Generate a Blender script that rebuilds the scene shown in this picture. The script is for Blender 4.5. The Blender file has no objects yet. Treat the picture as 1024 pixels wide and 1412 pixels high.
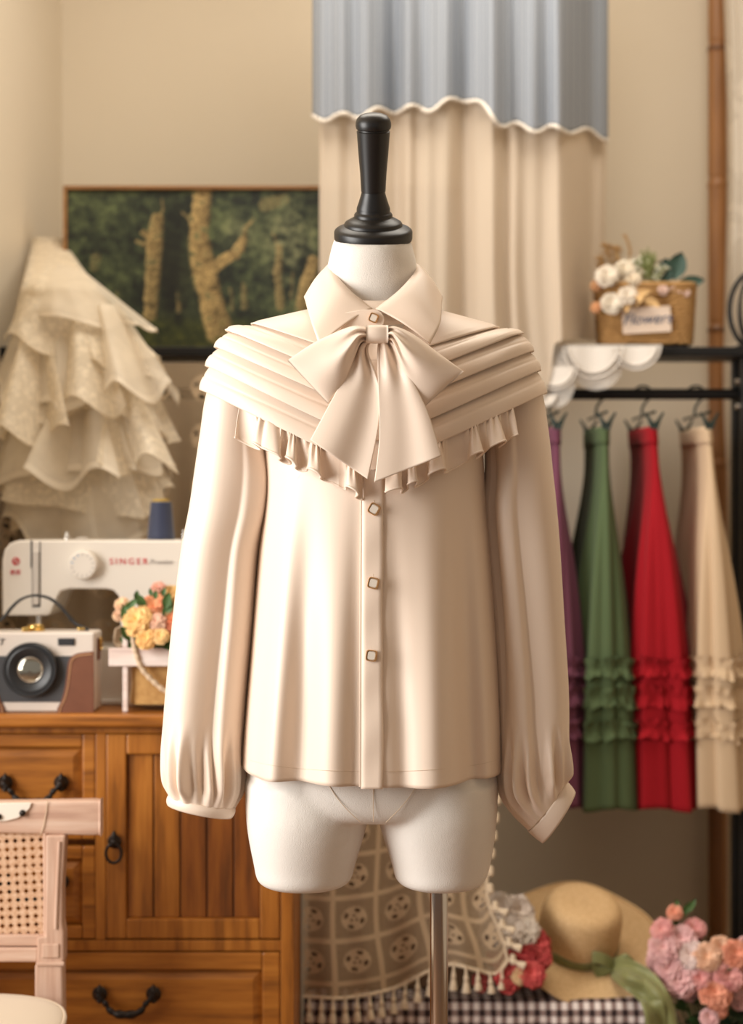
import bpy, bmesh, math, random
from mathutils import Vector, Matrix, noise
PI = math.pi
C = bpy.context.scene.collection
FP = 2600.0           # focal length in pixels of a 1412 px tall frame
CAM_D, EYE = 2.6, 1.2  # camera distance to the dress form, eye height
rnd = random.Random(7)

def P(px, py, y):
    """world point seen at photo pixel (px, py) at room depth y"""
    D = CAM_D + y
    return Vector(((px-512)*D/FP, y, EYE+(706-py)*D/FP))
def sm(a, b, x):
    t = max(0.0, min(1.0, (x-a)/(b-a))) if a != b else (1.0 if x >= a else 0.0)
    return t*t*(3-2*t)
def lerp(a, b, t): return a+(b-a)*t
def interp(tab, x):
    """smooth interpolation in a table of (x, value...)"""
    if x <= tab[0][0]: return tab[0][1:] if len(tab[0]) > 2 else tab[0][1]
    if x >= tab[-1][0]: return tab[-1][1:] if len(tab[-1]) > 2 else tab[-1][1]
    for i in range(len(tab)-1):
        if tab[i][0] <= x <= tab[i+1][0]: break
    p0, p1, p2, p3 = tab[max(0, i-1)], tab[i], tab[i+1], tab[min(len(tab)-1, i+2)]
    t = (x-p1[0])/(p2[0]-p1[0])
    out = []
    for k in range(1, len(p1)):
        h = p2[0]-p1[0]
        m1 = (p2[k]-p0[k])/(p2[0]-p0[0])*h
        m2 = (p3[k]-p1[k])/(p3[0]-p1[0])*h
        t2, t3 = t*t, t*t*t
        out.append((2*t3-3*t2+1)*p1[k]+(t3-2*t2+t)*m1+(-2*t3+3*t2)*p2[k]+(t3-t2)*m2)
    return out if len(out) > 1 else out[0]
def catmull(pts, n):
    """smooth polyline through points"""
    pts = [Vector(p) for p in pts]
    out = []
    N = len(pts)-1
    for j in range(n+1):
        s = j/n*N
        i = min(int(s), N-1)
        t = s-i
        p0, p1, p2, p3 = pts[max(0, i-1)], pts[i], pts[i+1], pts[min(N, i+2)]
        out.append(0.5*((2*p1)+(p2-p0)*t+(2*p0-5*p1+4*p2-p3)*t*t+(3*p1-p0-3*p2+p3)*t*t*t))
    return out
def nz(x, y=0.0, z=0.0): return noise.noise(Vector((x, y, z)))

# ---------------------------------------------------------------- mesh builder
class MB:
    def __init__(s): s.v, s.f, s.uv, s.col = [], [], [], []
    def add(s, vs, fs, uvs=None):
        o = len(s.v)
        s.v += [tuple(p) for p in vs]
        s.uv += (uvs if uvs else [(p[0], p[2]) for p in vs])
        s.f += [tuple(i+o for i in f) for f in fs]
    def grid(s, fn, nu, nv, cu=False, uvf=None):
        vs, uvs, fs = [], [], []
        U = nu if cu else nu+1
        for j in range(nv+1):
            for i in range(U):
                u, v = i/nu, j/nv
                vs.append(fn(u, v)); uvs.append(uvf(u, v) if uvf else (u, v))
        for j in range(nv):
            for i in range(nu):
                a, b = j*U+i, j*U+(i+1) % U
                fs.append((a, b, b+U, a+U))
        s.add(vs, fs, uvs)
        return len(s.v)-U*(nv+1), U
    def cap(s, base, U, row):
        o = base+row*U
        s.f.append(tuple(o+i for i in (range(U) if row == 0 else reversed(range(U)))))
    def box(s, c, d, m=None):
        c = Vector(c)
        vs = []
        for z in (-.5, .5):
            for y in (-.5, .5):
                for x in (-.5, .5):
                    p = Vector((x*d[0], y*d[1], z*d[2]))
                    if m: p = m @ p
                    vs.append(c+p)
        s.add(vs, [(0, 2, 3, 1), (4, 5, 7, 6), (0, 1, 5, 4), (2, 6, 7, 3), (0, 4, 6, 2), (1, 3, 7, 5)])
    def span(s, a, b):
        """box between two corners"""
        s.box([(a[i]+b[i])/2 for i in range(3)], [abs(b[i]-a[i]) for i in range(3)])
    def tube(s, pts, r, n=8, closed=False):
        pts = [Vector(p) for p in pts]
        N = len(pts)
        rs = r if isinstance(r, (list, tuple)) else [r]*N
        vs, fs = [], []
        up = Vector((0, 0, 1))
        prev = None
        for i, p in enumerate(pts):
            a = pts[(i-1) % N] if (closed or i > 0) else p
            b = pts[(i+1) % N] if (closed or i < N-1) else p
            t = (b-a)
            t = t.normalized() if t.length > 1e-9 else up
            if prev is None:
                q = t.cross(up)
                if q.length < .05: q = t.cross(Vector((1, 0, 0)))
            else:
                q = prev-t*prev.dot(t)
            q.normalize(); prev = q
            w = t.cross(q)
            for k in range(n):
                an = 2*PI*k/n
                vs.append(p+(q*math.cos(an)+w*math.sin(an))*rs[i])
        for i in range(N if closed else N-1):
            j = (i+1) % N
            for k in range(n):
                fs.append((i*n+k, i*n+(k+1) % n, j*n+(k+1) % n, j*n+k))
        if not closed:
            fs.append(tuple(reversed(range(n)))); fs.append(tuple(range((N-1)*n, N*n)))
        s.add(vs, fs)
    def lathe(s, prof, m=None, n=32):
        """profile of (r, h) turned about local z, placed by matrix m"""
        m = m or Matrix.Identity(4)
        vs, fs = [], []
        for r, h in prof:
            for k in range(n):
                a = 2*PI*k/n
                vs.append(m @ Vector((r*math.cos(a), r*math.sin(a), h)))
        L = len(prof)
        for i in range(L-1):
            for k in range(n):
                fs.append((i*n+k, i*n+(k+1) % n, (i+1)*n+(k+1) % n, (i+1)*n+k))
        if prof[0][0] > 1e-6: fs.append(tuple(reversed(range(n))))
        if prof[-1][0] > 1e-6: fs.append(tuple(range((L-1)*n, L*n)))
        s.add(vs, fs)
    def prism(s, out, y0, y1):
        """outline of (x, z) pairs extruded from y0 (front) to y1"""
        n = len(out)
        vs = [(x, y0, z) for x, z in out]+[(x, y1, z) for x, z in out]
        ar = sum(out[i][0]*out[(i+1) % n][1]-out[(i+1) % n][0]*out[i][1] for i in range(n))
        fr = tuple(range(n)) if ar > 0 else tuple(reversed(range(n)))
        fs = [fr, tuple(i+n for i in reversed(fr))]
        for i in range(n):
            a, b = fr[i], fr[(i+1) % n]
            fs.append((b, a, a+n, b+n))
        s.add(vs, fs)
    def build(s, name, mat=None, parent=None, smooth=40, bevel=0, seg=2, solid=0, sub=0, off=0.0, weld=False):
        me = bpy.data.meshes.new(name)
        me.from_pydata(s.v, [], s.f)
        uvl = me.uv_layers.new(name='UVMap')
        for l in me.loops: uvl.data[l.index].uv = s.uv[l.vertex_index]
        if s.col:
            ca = me.color_attributes.new('paint', 'FLOAT_COLOR', 'POINT')
            for i, c in enumerate(s.col): ca.data[i].color = (c[0], c[1], c[2], 1)
        if weld:
            b = bmesh.new(); b.from_mesh(me); bmesh.ops.remove_doubles(b, verts=b.verts, dist=1e-5); b.to_mesh(me); b.free()
        for p in me.polygons: p.use_smooth = smooth > 0
        if 0 < smooth < 180: me.set_sharp_from_angle(angle=math.radians(smooth))
        if mat: me.materials.append(mat)
        me.update()
        o = bpy.data.objects.new(name, me)
        C.objects.link(o)
        if solid:
            md = o.modifiers.new('solid', 'SOLIDIFY'); md.thickness = solid; md.offset = off
        if bevel:
            md = o.modifiers.new('bevel', 'BEVEL'); md.width = bevel; md.segments = seg; md.limit_method = 'ANGLE'; md.angle_limit = math.radians(35)
            md.harden_normals = False
        if sub:
            md = o.modifiers.new('sub', 'SUBSURF'); md.levels = sub; md.render_levels = sub
        if parent is not None: attach(o, parent)
        return o
def attach(o, parent):
    o.parent = parent
    if parent.type == 'EMPTY': o.matrix_parent_inverse = Matrix.Translation(-parent.location)
def thing(name, label, cat, loc, group=None):
    o = bpy.data.objects.new(name, None)
    o.empty_display_size = .05
    C.objects.link(o); o.location = loc
    o['label'] = label; o['category'] = cat
    if group: o['group'] = group
    return o
def tag(o, label, cat, group=None, kind=None):
    o['label'] = label; o['category'] = cat
    if group: o['group'] = group
    if kind: o['kind'] = kind
    return o
def struct(o, label, cat):
    o['kind'] = 'structure'; o['label'] = label; o['category'] = cat
    return o
def text(body, name, loc, size, mat, parent, ext=.0004, shear=0.0, spacing=1.0, fat=0.0, turn=0.0):
    """raised lettering facing the room's front, as a mesh"""
    cu = bpy.data.curves.new(name, 'FONT')
    cu.body = body; cu.size = size; cu.extrude = ext; cu.align_x = 'CENTER'; cu.align_y = 'CENTER'; cu.shear = shear
    cu.space_character = spacing; cu.offset = fat
    f = bpy.data.objects.new(name, cu); C.objects.link(f)
    me = bpy.data.meshes.new_from_object(f.evaluated_get(bpy.context.evaluated_depsgraph_get()))
    bpy.data.objects.remove(f); bpy.data.curves.remove(cu)
    me.transform(Matrix.Translation(loc) @ Matrix.Rotation(turn, 4, 'Y') @ Matrix.Rotation(PI/2, 4, 'X'))
    me.materials.clear(); me.materials.append(mat); me.name = name
    o = bpy.data.objects.new(name, me); C.objects.link(o)
    attach(o, parent)
    return o

# ---------------------------------------------------------------- materials
def sr(r, g, b):
    f = lambda c: (c/255/12.92 if c/255 <= .04045 else ((c/255+.055)/1.055)**2.4)
    return (f(r), f(g), f(b), 1)
class E:
    """shader arithmetic: sockets with operators"""
    nt = None
    def __init__(s, k): s.k = k
    @staticmethod
    def m(op, *a):
        n = E.nt.nodes.new('ShaderNodeMath'); n.operation = op
        for i, x in enumerate(a):
            if isinstance(x, E): E.nt.links.new(x.k, n.inputs[i])
            else: n.inputs[i].default_value = x
        return E(n.outputs[0])
    def __add__(s, o): return E.m('ADD', s, o)
    def __sub__(s, o): return E.m('SUBTRACT', s, o)
    def __rsub__(s, o): return E.m('SUBTRACT', o, s)
    def __mul__(s, o): return E.m('MULTIPLY', s, o)
    def __truediv__(s, o): return E.m('DIVIDE', s, o)
    __radd__ = __add__
    __rmul__ = __mul__
    def fr(s): return E.m('FRACT', s)
    def sin(s): return E.m('SINE', s)
    def abs(s): return E.m('ABSOLUTE', s)
    def lt(s, v): return E.m('LESS_THAN', s, v)
    def gt(s, v): return E.m('GREATER_THAN', s, v)
    def mx(s, v): return E.m('MAXIMUM', s, v)
    def mn(s, v): return E.m('MINIMUM', s, v)
    def pw(s, v): return E.m('POWER', s, v)
def newmat(name):
    m = bpy.data.materials.new(name); m.use_nodes = True
    nt = m.node_tree
    E.nt = nt
    b = nt.nodes['Principled BSDF']
    return m, nt, b
def uvxy(nt):
    t = nt.nodes.new('ShaderNodeTexCoord'); s = nt.nodes.new('ShaderNodeSeparateXYZ')
    nt.links.new(t.outputs['UV'], s.inputs[0])
    return E(s.outputs[0]), E(s.outputs[1])
def noisetex(nt, scale, detail=4, stretch=None, coord='Object', rough=.55):
    t = nt.nodes.new('ShaderNodeTexCoord'); mp = nt.nodes.new('ShaderNodeMapping'); n = nt.nodes.new('ShaderNodeTexNoise')
    nt.links.new(t.outputs[coord], mp.inputs[0]); nt.links.new(mp.outputs[0], n.inputs['Vector'])
    if stretch: mp.inputs['Scale'].default_value = stretch
    n.inputs['Scale'].default_value = scale; n.inputs['Detail'].default_value = detail; n.inputs['Roughness'].default_value = rough
    return n.outputs['Fac']
def ramp(nt, fac, stops):
    r = nt.nodes.new('ShaderNodeValToRGB')
    while len(r.color_ramp.elements) < len(stops): r.color_ramp.elements.new(.5)
    for e, (p, c) in zip(r.color_ramp.elements, stops): e.position = p; e.color = c
    nt.links.new(fac.k if isinstance(fac, E) else fac, r.inputs[0])
    return r.outputs[0]
def mixc(nt, fac, a, b):
    n = nt.nodes.new('ShaderNodeMix'); n.data_type = 'RGBA'
    for i, x in ((0, fac), (6, a), (7, b)):
        x = x.k if isinstance(x, E) else x
        if hasattr(x, 'is_linked'): nt.links.new(x, n.inputs[i])
        else: n.inputs[i].default_value = x
    return n.outputs[2]
def bump(nt, b, h, strength, dist=.001):
    n = nt.nodes.new('ShaderNodeBump'); n.inputs['Strength'].default_value = strength; n.inputs['Distance'].default_value = dist
    nt.links.new(h.k if isinstance(h, E) else h, n.inputs['Height']); nt.links.new(n.outputs[0], b.inputs['Normal'])
def simple(name, col, rough=.5, metal=0.0, var=None, bmp=None, sheen=0.0, spec=.5, stretch=None):
    """var = (scale, other colour, amount); bmp = (scale, strength, distance)"""
    m, nt, b = newmat(name)
    b.inputs['Base Color'].default_value = col; b.inputs['Roughness'].default_value = rough; b.inputs['Metallic'].default_value = metal
    b.inputs['Specular IOR Level'].default_value = spec
    if sheen: b.inputs['Sheen Weight'].default_value = sheen; b.inputs['Sheen Roughness'].default_value = .4
    if var:
        f = noisetex(nt, var[0], 5, stretch)
        nt.links.new(ramp(nt, f, [(.5-.5*var[2], col), (.5+.5*var[2], var[1])]), b.inputs['Base Color'])
    if bmp: bump(nt, b, noisetex(nt, bmp[0], 3, stretch), bmp[1], bmp[2])
    return m
def cloth(name, col, rough=.6, weave=900, wb=.25, sheen=.25, var=None, transl=0.0, spec=.3, uv=True):
    m, nt, b = newmat(name)
    b.inputs['Base Color'].default_value = col; b.inputs['Roughness'].default_value = rough; b.inputs['Specular IOR Level'].default_value = spec
    b.inputs['Sheen Weight'].default_value = sheen; b.inputs['Sheen Roughness'].default_value = .5
    if var: nt.links.new(ramp(nt, noisetex(nt, var[0], 4), [(.3, col), (.7, var[1])]), b.inputs['Base Color'])
    bump(nt, b, noisetex(nt, weave, 2), wb, .0006)
    if transl:
        t = nt.nodes.new('ShaderNodeBsdfTranslucent'); t.inputs[0].default_value = col
        x = nt.nodes.new('ShaderNodeMixShader'); x.inputs[0].default_value = transl
        out = nt.nodes['Material Output']
        nt.links.new(b.outputs[0], x.inputs[1]); nt.links.new(t.outputs[0], x.inputs[2]); nt.links.new(x.outputs[0], out.inputs[0])
    return m
def wood(name, c1, c2, c3, rough=.4, axis=2, sc=9, bm=.15, warp=1.0):
    m, nt, b = newmat(name)
    st = [9.0, 9.0, 9.0]; st[axis] = .7
    f = noisetex(nt, sc, 6, st, rough=.6)
    nt.links.new(ramp(nt, f, [(.28, c1), (.5, c2), (.74, c3)]), b.inputs['Base Color'])
    b.inputs['Roughness'].default_value = rough
    bump(nt, b, f, bm, .001)
    return m
M = {}
M['satin'] = cloth('satin', sr(241, 221, 202), .44, 1600, .2, .1, spec=.5)
M['linen_form'] = cloth('form_linen', sr(238, 232, 224), .85, 800, 1.0, .1)
M['seam'] = cloth('seam_thread', sr(214, 190, 162), .7, 900, .2)
M['black_wood'] = simple('black_lacquer', sr(22, 20, 19), .38, bmp=(60, .05, .001))
M['steel'] = simple('polished_steel', sr(205, 200, 195), .13, 1.0)
M['gold'] = simple('antique_gold', sr(222, 176, 122), .3, 1.0)
M['pearl'] = simple('pearl_inlay', sr(232, 222, 208), .2)
M['iron'] = simple('dark_iron', sr(48, 42, 38), .45, .7, bmp=(90, .3, .001))
M['black_metal'] = simple('black_metal', sr(16, 15, 15), .5, .2)
M['wall'] = simple('painted_plaster', sr(228, 215, 194), .9, var=(2.2, sr(222, 208, 184), .8), bmp=(160, .12, .001))
M['floor'] = wood('floor_boards', sr(96, 66, 40), sr(126, 88, 54), sr(150, 108, 68), .5, 1, 5)
M['honey'] = wood('honey_wood', sr(112, 64, 20), sr(164, 100, 34), sr(190, 124, 50), .36, 2, 7)
M['honey_h'] = wood('honey_wood_flat', sr(112, 64, 20), sr(164, 100, 34), sr(188, 122, 48), .36, 0, 7)
M['honey_d'] = wood('honey_wood_dark_grain', sr(56, 30, 12), sr(132, 74, 24), sr(172, 106, 38), .38, 2, 4.5)
M['washed'] = wood('washed_wood', sr(170, 132, 112), sr(192, 156, 134), sr(208, 178, 158), .65, 2, 8)
M['washed_h'] = wood('washed_wood_flat', sr(172, 134, 114), sr(196, 160, 138), sr(210, 182, 162), .65, 0, 8)
M['bamboo'] = wood('bamboo_brown', sr(120, 72, 38), sr(152, 96, 54), sr(172, 114, 68), .5, 2, 6)
M['crate'] = wood('whitewashed_crate', sr(214, 190, 180), sr(232, 214, 204), sr(242, 230, 222), .7, 0, 8)
M['burlap'] = cloth('burlap', sr(196, 154, 96), .9, 420, 1.2, .2, var=(90, sr(176, 132, 78)))
M['rope'] = cloth('rope_fibre', sr(214, 190, 160), .9, 500, 1.0, .2)
# ---------------------------------------------------------------- dress form
def q2z(q): return EYE-(q-706)/1000.0
XC = .002
def make_form():
    t = thing('dress_form', 'white linen torso dress form with black turned neck cap on a steel pole', 'mannequin', (.088, .03, 0))
    b = MB()
    # trunk: q, half width, centre y, front depth, back depth, tilt
    rows = [(330, .0500, -.022, .054, .054, .34), (338, .0535, -.021, .057, .057, .33), (352, .0575, -.018, .060, .060, .28), (370, .0615, -.014, .062, .063, .2),
            (395, .065, -.008, .065, .068, .1), (425, .075, 0, .070, .078, 0), (450, .115, 0, .078, .082, 0), (470, .155, 0, .086, .085, 0),
            (520, .165, 0, .095, .09, 0), (600, .152, 0, .108, .092, 0), (720, .135, 0, .108, .085, 0), (850, .122, 0, .098, .09, 0),
            (950, .145, 0, .108, .105, 0), (1040, .168, 0, .115, .115, 0), (1080, .1735, 0, .114, .118, 0), (1105, .1725, 0, .108, .112, 0), (1118, .168, 0, .098, .1, 0), (1124, .15, 0, .08, .08, 0)]
    def ring(u, v):
        q, hw, cy, df, db, ti = interp([(i,)+r for i, r in enumerate(rows)], v*(len(rows)-1))
        a = 2*PI*u
        c, s = math.cos(a), math.sin(a)
        n = 2/2.15
        x = hw*math.copysign(abs(c)**n, c)
        y = (-df if s > 0 else db)*abs(s)**n
        return (XC+x-.001, cy+y, q2z(q)+y*ti)
    o, U = b.grid(ring, 64, 70, cu=True)
    b.cap(o, U, 0); b.cap(o, U, 70)
    for side, rws in ((-1, [(1075, 338, 508, .10, .105), (1115, 339, 509, .106, .108), (1140, 341, 505, .104, .104), (1165, 345, 497.5, .098, .098), (1192, 350.5, 489.5, .09, .09), (1206, 353, 486, .087, .087), (1214, 358, 481, .082, .082), (1218, 367, 472, .072, .072)]),
                      (1, [(1075, 521, 686, .10, .105), (1115, 520, 685, .106, .108), (1140, 524, 683, .104, .104), (1165, 532, 680, .098, .098), (1192, 540, 675, .09, .09), (1206, 543.5, 671, .087, .087), (1214, 549, 666, .082, .082), (1218, 558, 657, .072, .072)])):
        def leg(u, v):
            q, xl, xr, df, db = interp([(i,)+r for i, r in enumerate(rws)], v*(len(rws)-1))
            a = 2*PI*u
            c, s = math.cos(a), math.sin(a)
            n = 2/2.2
            x = ((xl+xr)/2-512)/1000+(xr-xl)/2000*math.copysign(abs(c)**n, c)
            return (x, (-df if s > 0 else db)*abs(s)**n, q2z(q))
        o, U = b.grid(leg, 48, 28, cu=True)
        b.cap(o, U, 0); b.cap(o, U, 28)
    body = b.build('body', M['linen_form'], t, smooth=180)
    rm = body.modifiers.new('remesh', 'REMESH'); rm.mode = 'VOXEL'; rm.voxel_size = .0042; rm.use_smooth_shade = True
    s_ = body.modifiers.new('smooth', 'SMOOTH'); s_.factor = .5; s_.iterations = 7
    # neck cap, leaning with the neck
    m = Matrix.Translation((XC+.0005, -.0225, q2z(331.5))) @ Matrix.Rotation(math.radians(20), 4, 'X')
    b = MB()
    b.lathe([(.050, -.004), (.0525, -.003), (.0535, 0), (.0535, .009), (.0525, .011), (.0495, .0135), (.042, .0165), (.0400, .017), (.0395, .020), (.038, .022), (.033, .025), (.0272, .028), (.0262, .029), (.0262, .032), (.0250, .034), (.0238, .035), (.0228, .0365), (.0228, .040), (.0225, .042), (.020, .049), (.0172, .058), (.0160, .063), (.0160, .0635), (.0166, .064), (.0180, .09), (.0200, .112), (.0222, .142), (.0225, .1445), (.0213, .1455), (.0213, .147), (.0232, .1482), (.0240, .152), (.0238, .156), (.0222, .161), (.018, .1655), (.012, .168), (.006, .169), (0, .1692)], m, 48)
    b.build('neck_cap', M['black_wood'], t, smooth=35)
    b = MB()
    px = P(605, 1300, .03).x
    b.lathe([(.0125, .02), (.0125, .72)], Matrix.Translation((px, .03, 0)), 32)
    b.build('pole', M['steel'], t, smooth=60)
    b = MB()
    b.lathe([(0, 0), (.16, 0), (.165, .004), (.16, .010), (.05, .018), (.02, .03), (.0, .03)], Matrix.Translation((px, .03, 0)), 48)
    b.build('base', M['steel'], t, smooth=50)
    # seams on the hips: two slanting panty lines and the middle one
    def hipy(x, z):
        q = 706+(EYE-z)*1000
        r = interp([(i,)+r for i, r in enumerate(rows)], 0)
        df = interp([(1040, .115), (1085, .114), (1120, .108), (1146, .1)], q)
        return -df*(max(0, 1-(abs(x-XC)/.174)**2.15))**(1/2.15)-.0006
    for pts in ([(514.5, 1078), (514.5, 1100), (514.5, 1120), (514.5, 1133)], [(452, 1080), (463, 1098), (478, 1116), (497, 1134)], [(576, 1080), (565, 1098), (550, 1116), (532, 1134)]):
        b = MB()
        w = []
        for p in catmull([(a, c, 0) for a, c in pts], 16):
            y = -.105
            for _ in range(3):
                q = P(p.x, p.y, y); y = hipy(q.x, q.z)
            w.append(P(p.x, p.y, y))
        b.tube(w, .0005, 6)
        b.build('seam', M['seam'], t)
    return t
make_form()

# ---------------------------------------------------------------- blouse
blouse = thing('blouse', 'cream satin blouse with pleated cape yoke, large bow and balloon sleeves on the dress form', 'blouse', (XC, 0, .85))
XL = [(500, 372), (600, 364), (680, 365), (760, 357), (900, 346), (1050, 334), (1090, 334)]
XR = [(500, 656), (600, 664), (680, 668), (760, 675), (900, 684), (1050, 691), (1090, 691)]
DF = [(500, .104), (600, .118), (680, .126), (800, .131), (950, .137), (1085, .142)]
DB = [(500, .1), (600, .108), (680, .102), (800, .104), (950, .118), (1085, .128)]
NB = 2.15
# folds: px top, q top, px bottom, q bottom, sigma, amplitude (outward positive)
FOLDS = [(404, 660, 372, 1060, 20, .016), (425, 690, 414, 1060, 17, -.010), (466, 700, 456, 1065, 24, .011), (491, 660, 488, 1065, 9, -.004),
         (540, 700, 556, 1065, 12, -.006), (598, 640, 600, 1065, 30, .014), (634, 650, 652, 1065, 16, -.016), (655, 650, 676, 1065, 12, .003), (350, 760, 340, 1060, 8, .004)]
def fold(x, q):
    px = 512+x*1000*1.045
    d = 0
    for x0, q0, x1, q1, sg, am in FOLDS:
        t = (q-q0)/(q1-q0)
        if t <= -.15: continue
        xl = x0+(x1-x0)*max(0, t)
        d += 1.35*am*sm(-.15, .9, t)*math.exp(-((px-xl)/sg)**2)
    return d
def body_y(x, q):
    xl, xr = interp(XL, q), interp(XR, q)
    c = ((xl+xr)/2-512)/1000; hw = (xr-xl)/2000
    k = max(0, 1-(abs(x-c)/hw)**NB)**(1/NB)
    return -interp(DF, q)*k-fold(x, q)*min(1, k*1.6)
def on_body(px, py, lift=0.0):
    """point of the blouse front seen at a pixel"""
    y = -.13
    for _ in range(4):
        p = P(px, py, y); y = body_y(p.x, 706+(EYE-p.z)*1000)-lift
    return P(px, py, y)
def make_body():
    b = MB()
    def f(u, v):
        a = 2*PI*u
        c, s = math.cos(a), math.sin(a)
        n = 2/NB
        front = s > 0
        k = abs(s)**n
        cc = math.copysign(abs(c)**n, c)
        # hem dips at the front, the right corner a little lower
        qe = 1051+(6 if c > 0 else 0)*abs(c)+13*k+1.5*math.sin(a*5+1)
        q = lerp(505, qe, v)
        xl, xr = interp(XL, q), interp(XR, q)
        x = ((xl+xr)/2-512)/1000+(xr-xl)/2000*cc
        if front: y = -interp(DF, q)*k-fold(x, q)*min(1, k*1.6)
        else: y = interp(DB, q)*k+.008*v*v*math.sin(a*9)*k
        y += .0012*nz(x*14, y*14, q*.006)
        return (x, y, q2z(q))
    b.grid(f, 220, 110, cu=True)
    o = b.build('bodice', M['satin'], blouse, smooth=180, solid=.0012)
    # hem stitching
    for h0, h1 in ((345, 496), (530, 682)):
      b = MB()
      for i in range(70):
        px = lerp(h0, h1, i/69)
        k = 1-((px-513)/180)**2
        py = 1040+24*max(0, k)**.5
        a, c = on_body(px, py, .0009), on_body(px+1.4, py+.02, .0009)
        b.tube([a, c], .0003, 5)
      b.build('hem_stitching', M['seam'], o)
    # side seams
    for pts in ([(414, 655), (396, 680), (370, 714)], [(632, 650), (650, 685), (668, 716)], [(646, 690), (660, 800), (676, 920), (688, 1010)]):
        b = MB(); b.tube([on_body(p.x, p.y, .0002) for p in catmull([(x, y, 0) for x, y in pts], 24)], .0006, 6)
        b.build('seam', M['satin'], o)
make_body()

def make_placket():
    b = MB()
    def f(u, v):
        py = lerp(630, 1088, v)
        wob = 1.2*math.sin(v*9)+.8*math.sin(v*23+1)
        px = lerp(499.5-1.5*v, 527.5-.5*v, u)+wob*.5*u
        e = min(u, 1-u)*8
        return on_body(px, py, .0025+.0015*min(1, e)+.0006*math.sin(v*31+u*2))
    b.grid(f, 14, 120)
    o = b.build('placket', M['satin'], blouse, smooth=180, solid=.0018)
    b = MB(); b.tube([on_body(497.6-1.5*i/60, lerp(640, 1085, i/60), .002) for i in range(61)], .0011, 6); b.build('piping', M['satin'], o)
make_placket()
def button(px, py, lift, ang, y=None, s=.0074):
    p = on_body(px, py, lift) if y is None else P(px, py, y)
    m = Matrix.Translation(p) @ Matrix.Rotation(math.radians(ang), 4, 'Y')
    b = MB()
    def sq(r, k=6, n=4.5):
        out = []
        for i in range(8*k):
            a = 2*PI*i/(8*k); c, s_ = math.cos(a), math.sin(a)
            out.append((r*math.copysign(abs(c)**(2/n), c), r*math.copysign(abs(s_)**(2/n), s_)))
        return out
    prof = [(s*.8, 0), (s, -.0008), (s, -.003), (s*.93, -.0038), (s*.84, -.0038), (s*.78, -.0028), (s*.78, -.002)]
    vs, fs = [], []
    L = None
    for r, h in prof:
        ring = sq(r); L = len(ring)
        vs += [m @ Vector((x, h, z)) for x, z in ring]
    for i in range(len(prof)-1):
        for k in range(L): fs.append((i*L+k, i*L+(k+1) % L, (i+1)*L+(k+1) % L, (i+1)*L+k))
    fs.append(tuple(range(L)))
    b.add(vs, fs)
    o = b.build('button', M['gold'], blouse, smooth=40)
    b = MB()
    vs = [m @ Vector((x*1, -.0022, z)) for x, z in sq(s*.79)]+[m @ Vector((x, -.0033, z)) for x, z in sq(s*.62)]
    b.add(vs, [tuple((k, (k+1) % L, L+(k+1) % L, L+k)) for k in range(L)]+[tuple(reversed(range(L, 2*L)))])
    b.build('button_inlay', M['pearl'], o)
    if y is None:
        b = MB()
        b.tube([on_body(px, py-12.5, .0043), on_body(px, py-8, .0043)], .0006, 5); b.tube([on_body(px, py+8, .0043), on_body(px, py+12.5, .0043)], .0006, 5)
        b.build('buttonhole', M['seam'], o)
for px, py, an in ((515.5, 702, 30), (514.5, 804, 14), (512, 904, 8)): button(px, py, .0055, an)

# pleated cape yoke
HWL = [0.080, 0.167, 0.2, .213, .225, .232]
HWR = [0.084, .173, .205, .216, .225, .2335]
QOL = [426, 450, 460, 481, 506, 538]
QOR = [427, 455, 463, 486, 512, 543]
QC = [470, 507, 543, 577, 615, 652]
QB = [436, 466, 492, 515, 540, 565]
DK = [.080, .098, .108, .117, .124, .130]
DBK = [.085, .095, .102, .107, .11, .112]
def yoke_pt(k, th):
    """curve k of the yoke; th 0 = front middle, +-90 = shoulder, 180 = back"""
    s, c = math.sin(th), math.cos(th)
    i = max(0, min(4, int(k))); t = k-i
    g = lambda a: lerp(a[i], a[i+1], t)
    hw = g(HWR) if s > 0 else g(HWL)
    qo = g(QOR) if s > 0 else g(QOL)
    n = 2/2.15
    r = abs(s)**n
    x = hw*math.copysign(r, s)
    y = -g(DK)*abs(c)**n if c > 0 else g(DBK)*abs(c)**n
    qc = g(QC) if c > 0 else g(QB)
    q = lerp(qc, qo, r**1.08)
    return Vector((XC+x, y, q2z(q)))
def yoke_n(k, th):
    p = yoke_pt(k, th); d = 1e-3
    a = yoke_pt(min(5, k+.02), th)-yoke_pt(max(0, k-.02), th); c = yoke_pt(k, th+d)-yoke_pt(k, th-d)
    n = c.cross(a)
    if n.length < 1e-12: return Vector((0, -1, 0))
    n.normalize()
    if n.y*p.y < 0 and abs(p.y) > .02: n = -n
    elif abs(p.y) <= .02 and n.x*(p.x-XC) < 0: n = -n
    return n
def make_yoke():
    b = MB()
    for k in range(1, 6):
        def f(u, v):
            th = lerp(-PI, PI, u)
            t = lerp(-.22, 1.0, v)
            kk = max(0, k-1+t)
            p = yoke_pt(kk, th); n = yoke_n(kk, th)
            lift = -.0012+.0072*sm(-.22, 1, t)+.0022*math.sin(PI*max(0, t))
            lift += -.0011*math.exp(-((t-.42-.05*math.sin(th*3+k))/.05)**2)
            lift += .0016*nz(th*3.1, k*3.7, t*1.1)*sm(0, .8, t)
            if k == 1: lift = .0005+.0040*t
            p = p+n*lift
            if v > .93: p = p+Vector((0, 0, -.0012))
            return p
        b.grid(f, 200, 22)
    return b.build('pleated_yoke', M['satin'], blouse, smooth=70, solid=.0012)
yoke = make_yoke()

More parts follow.
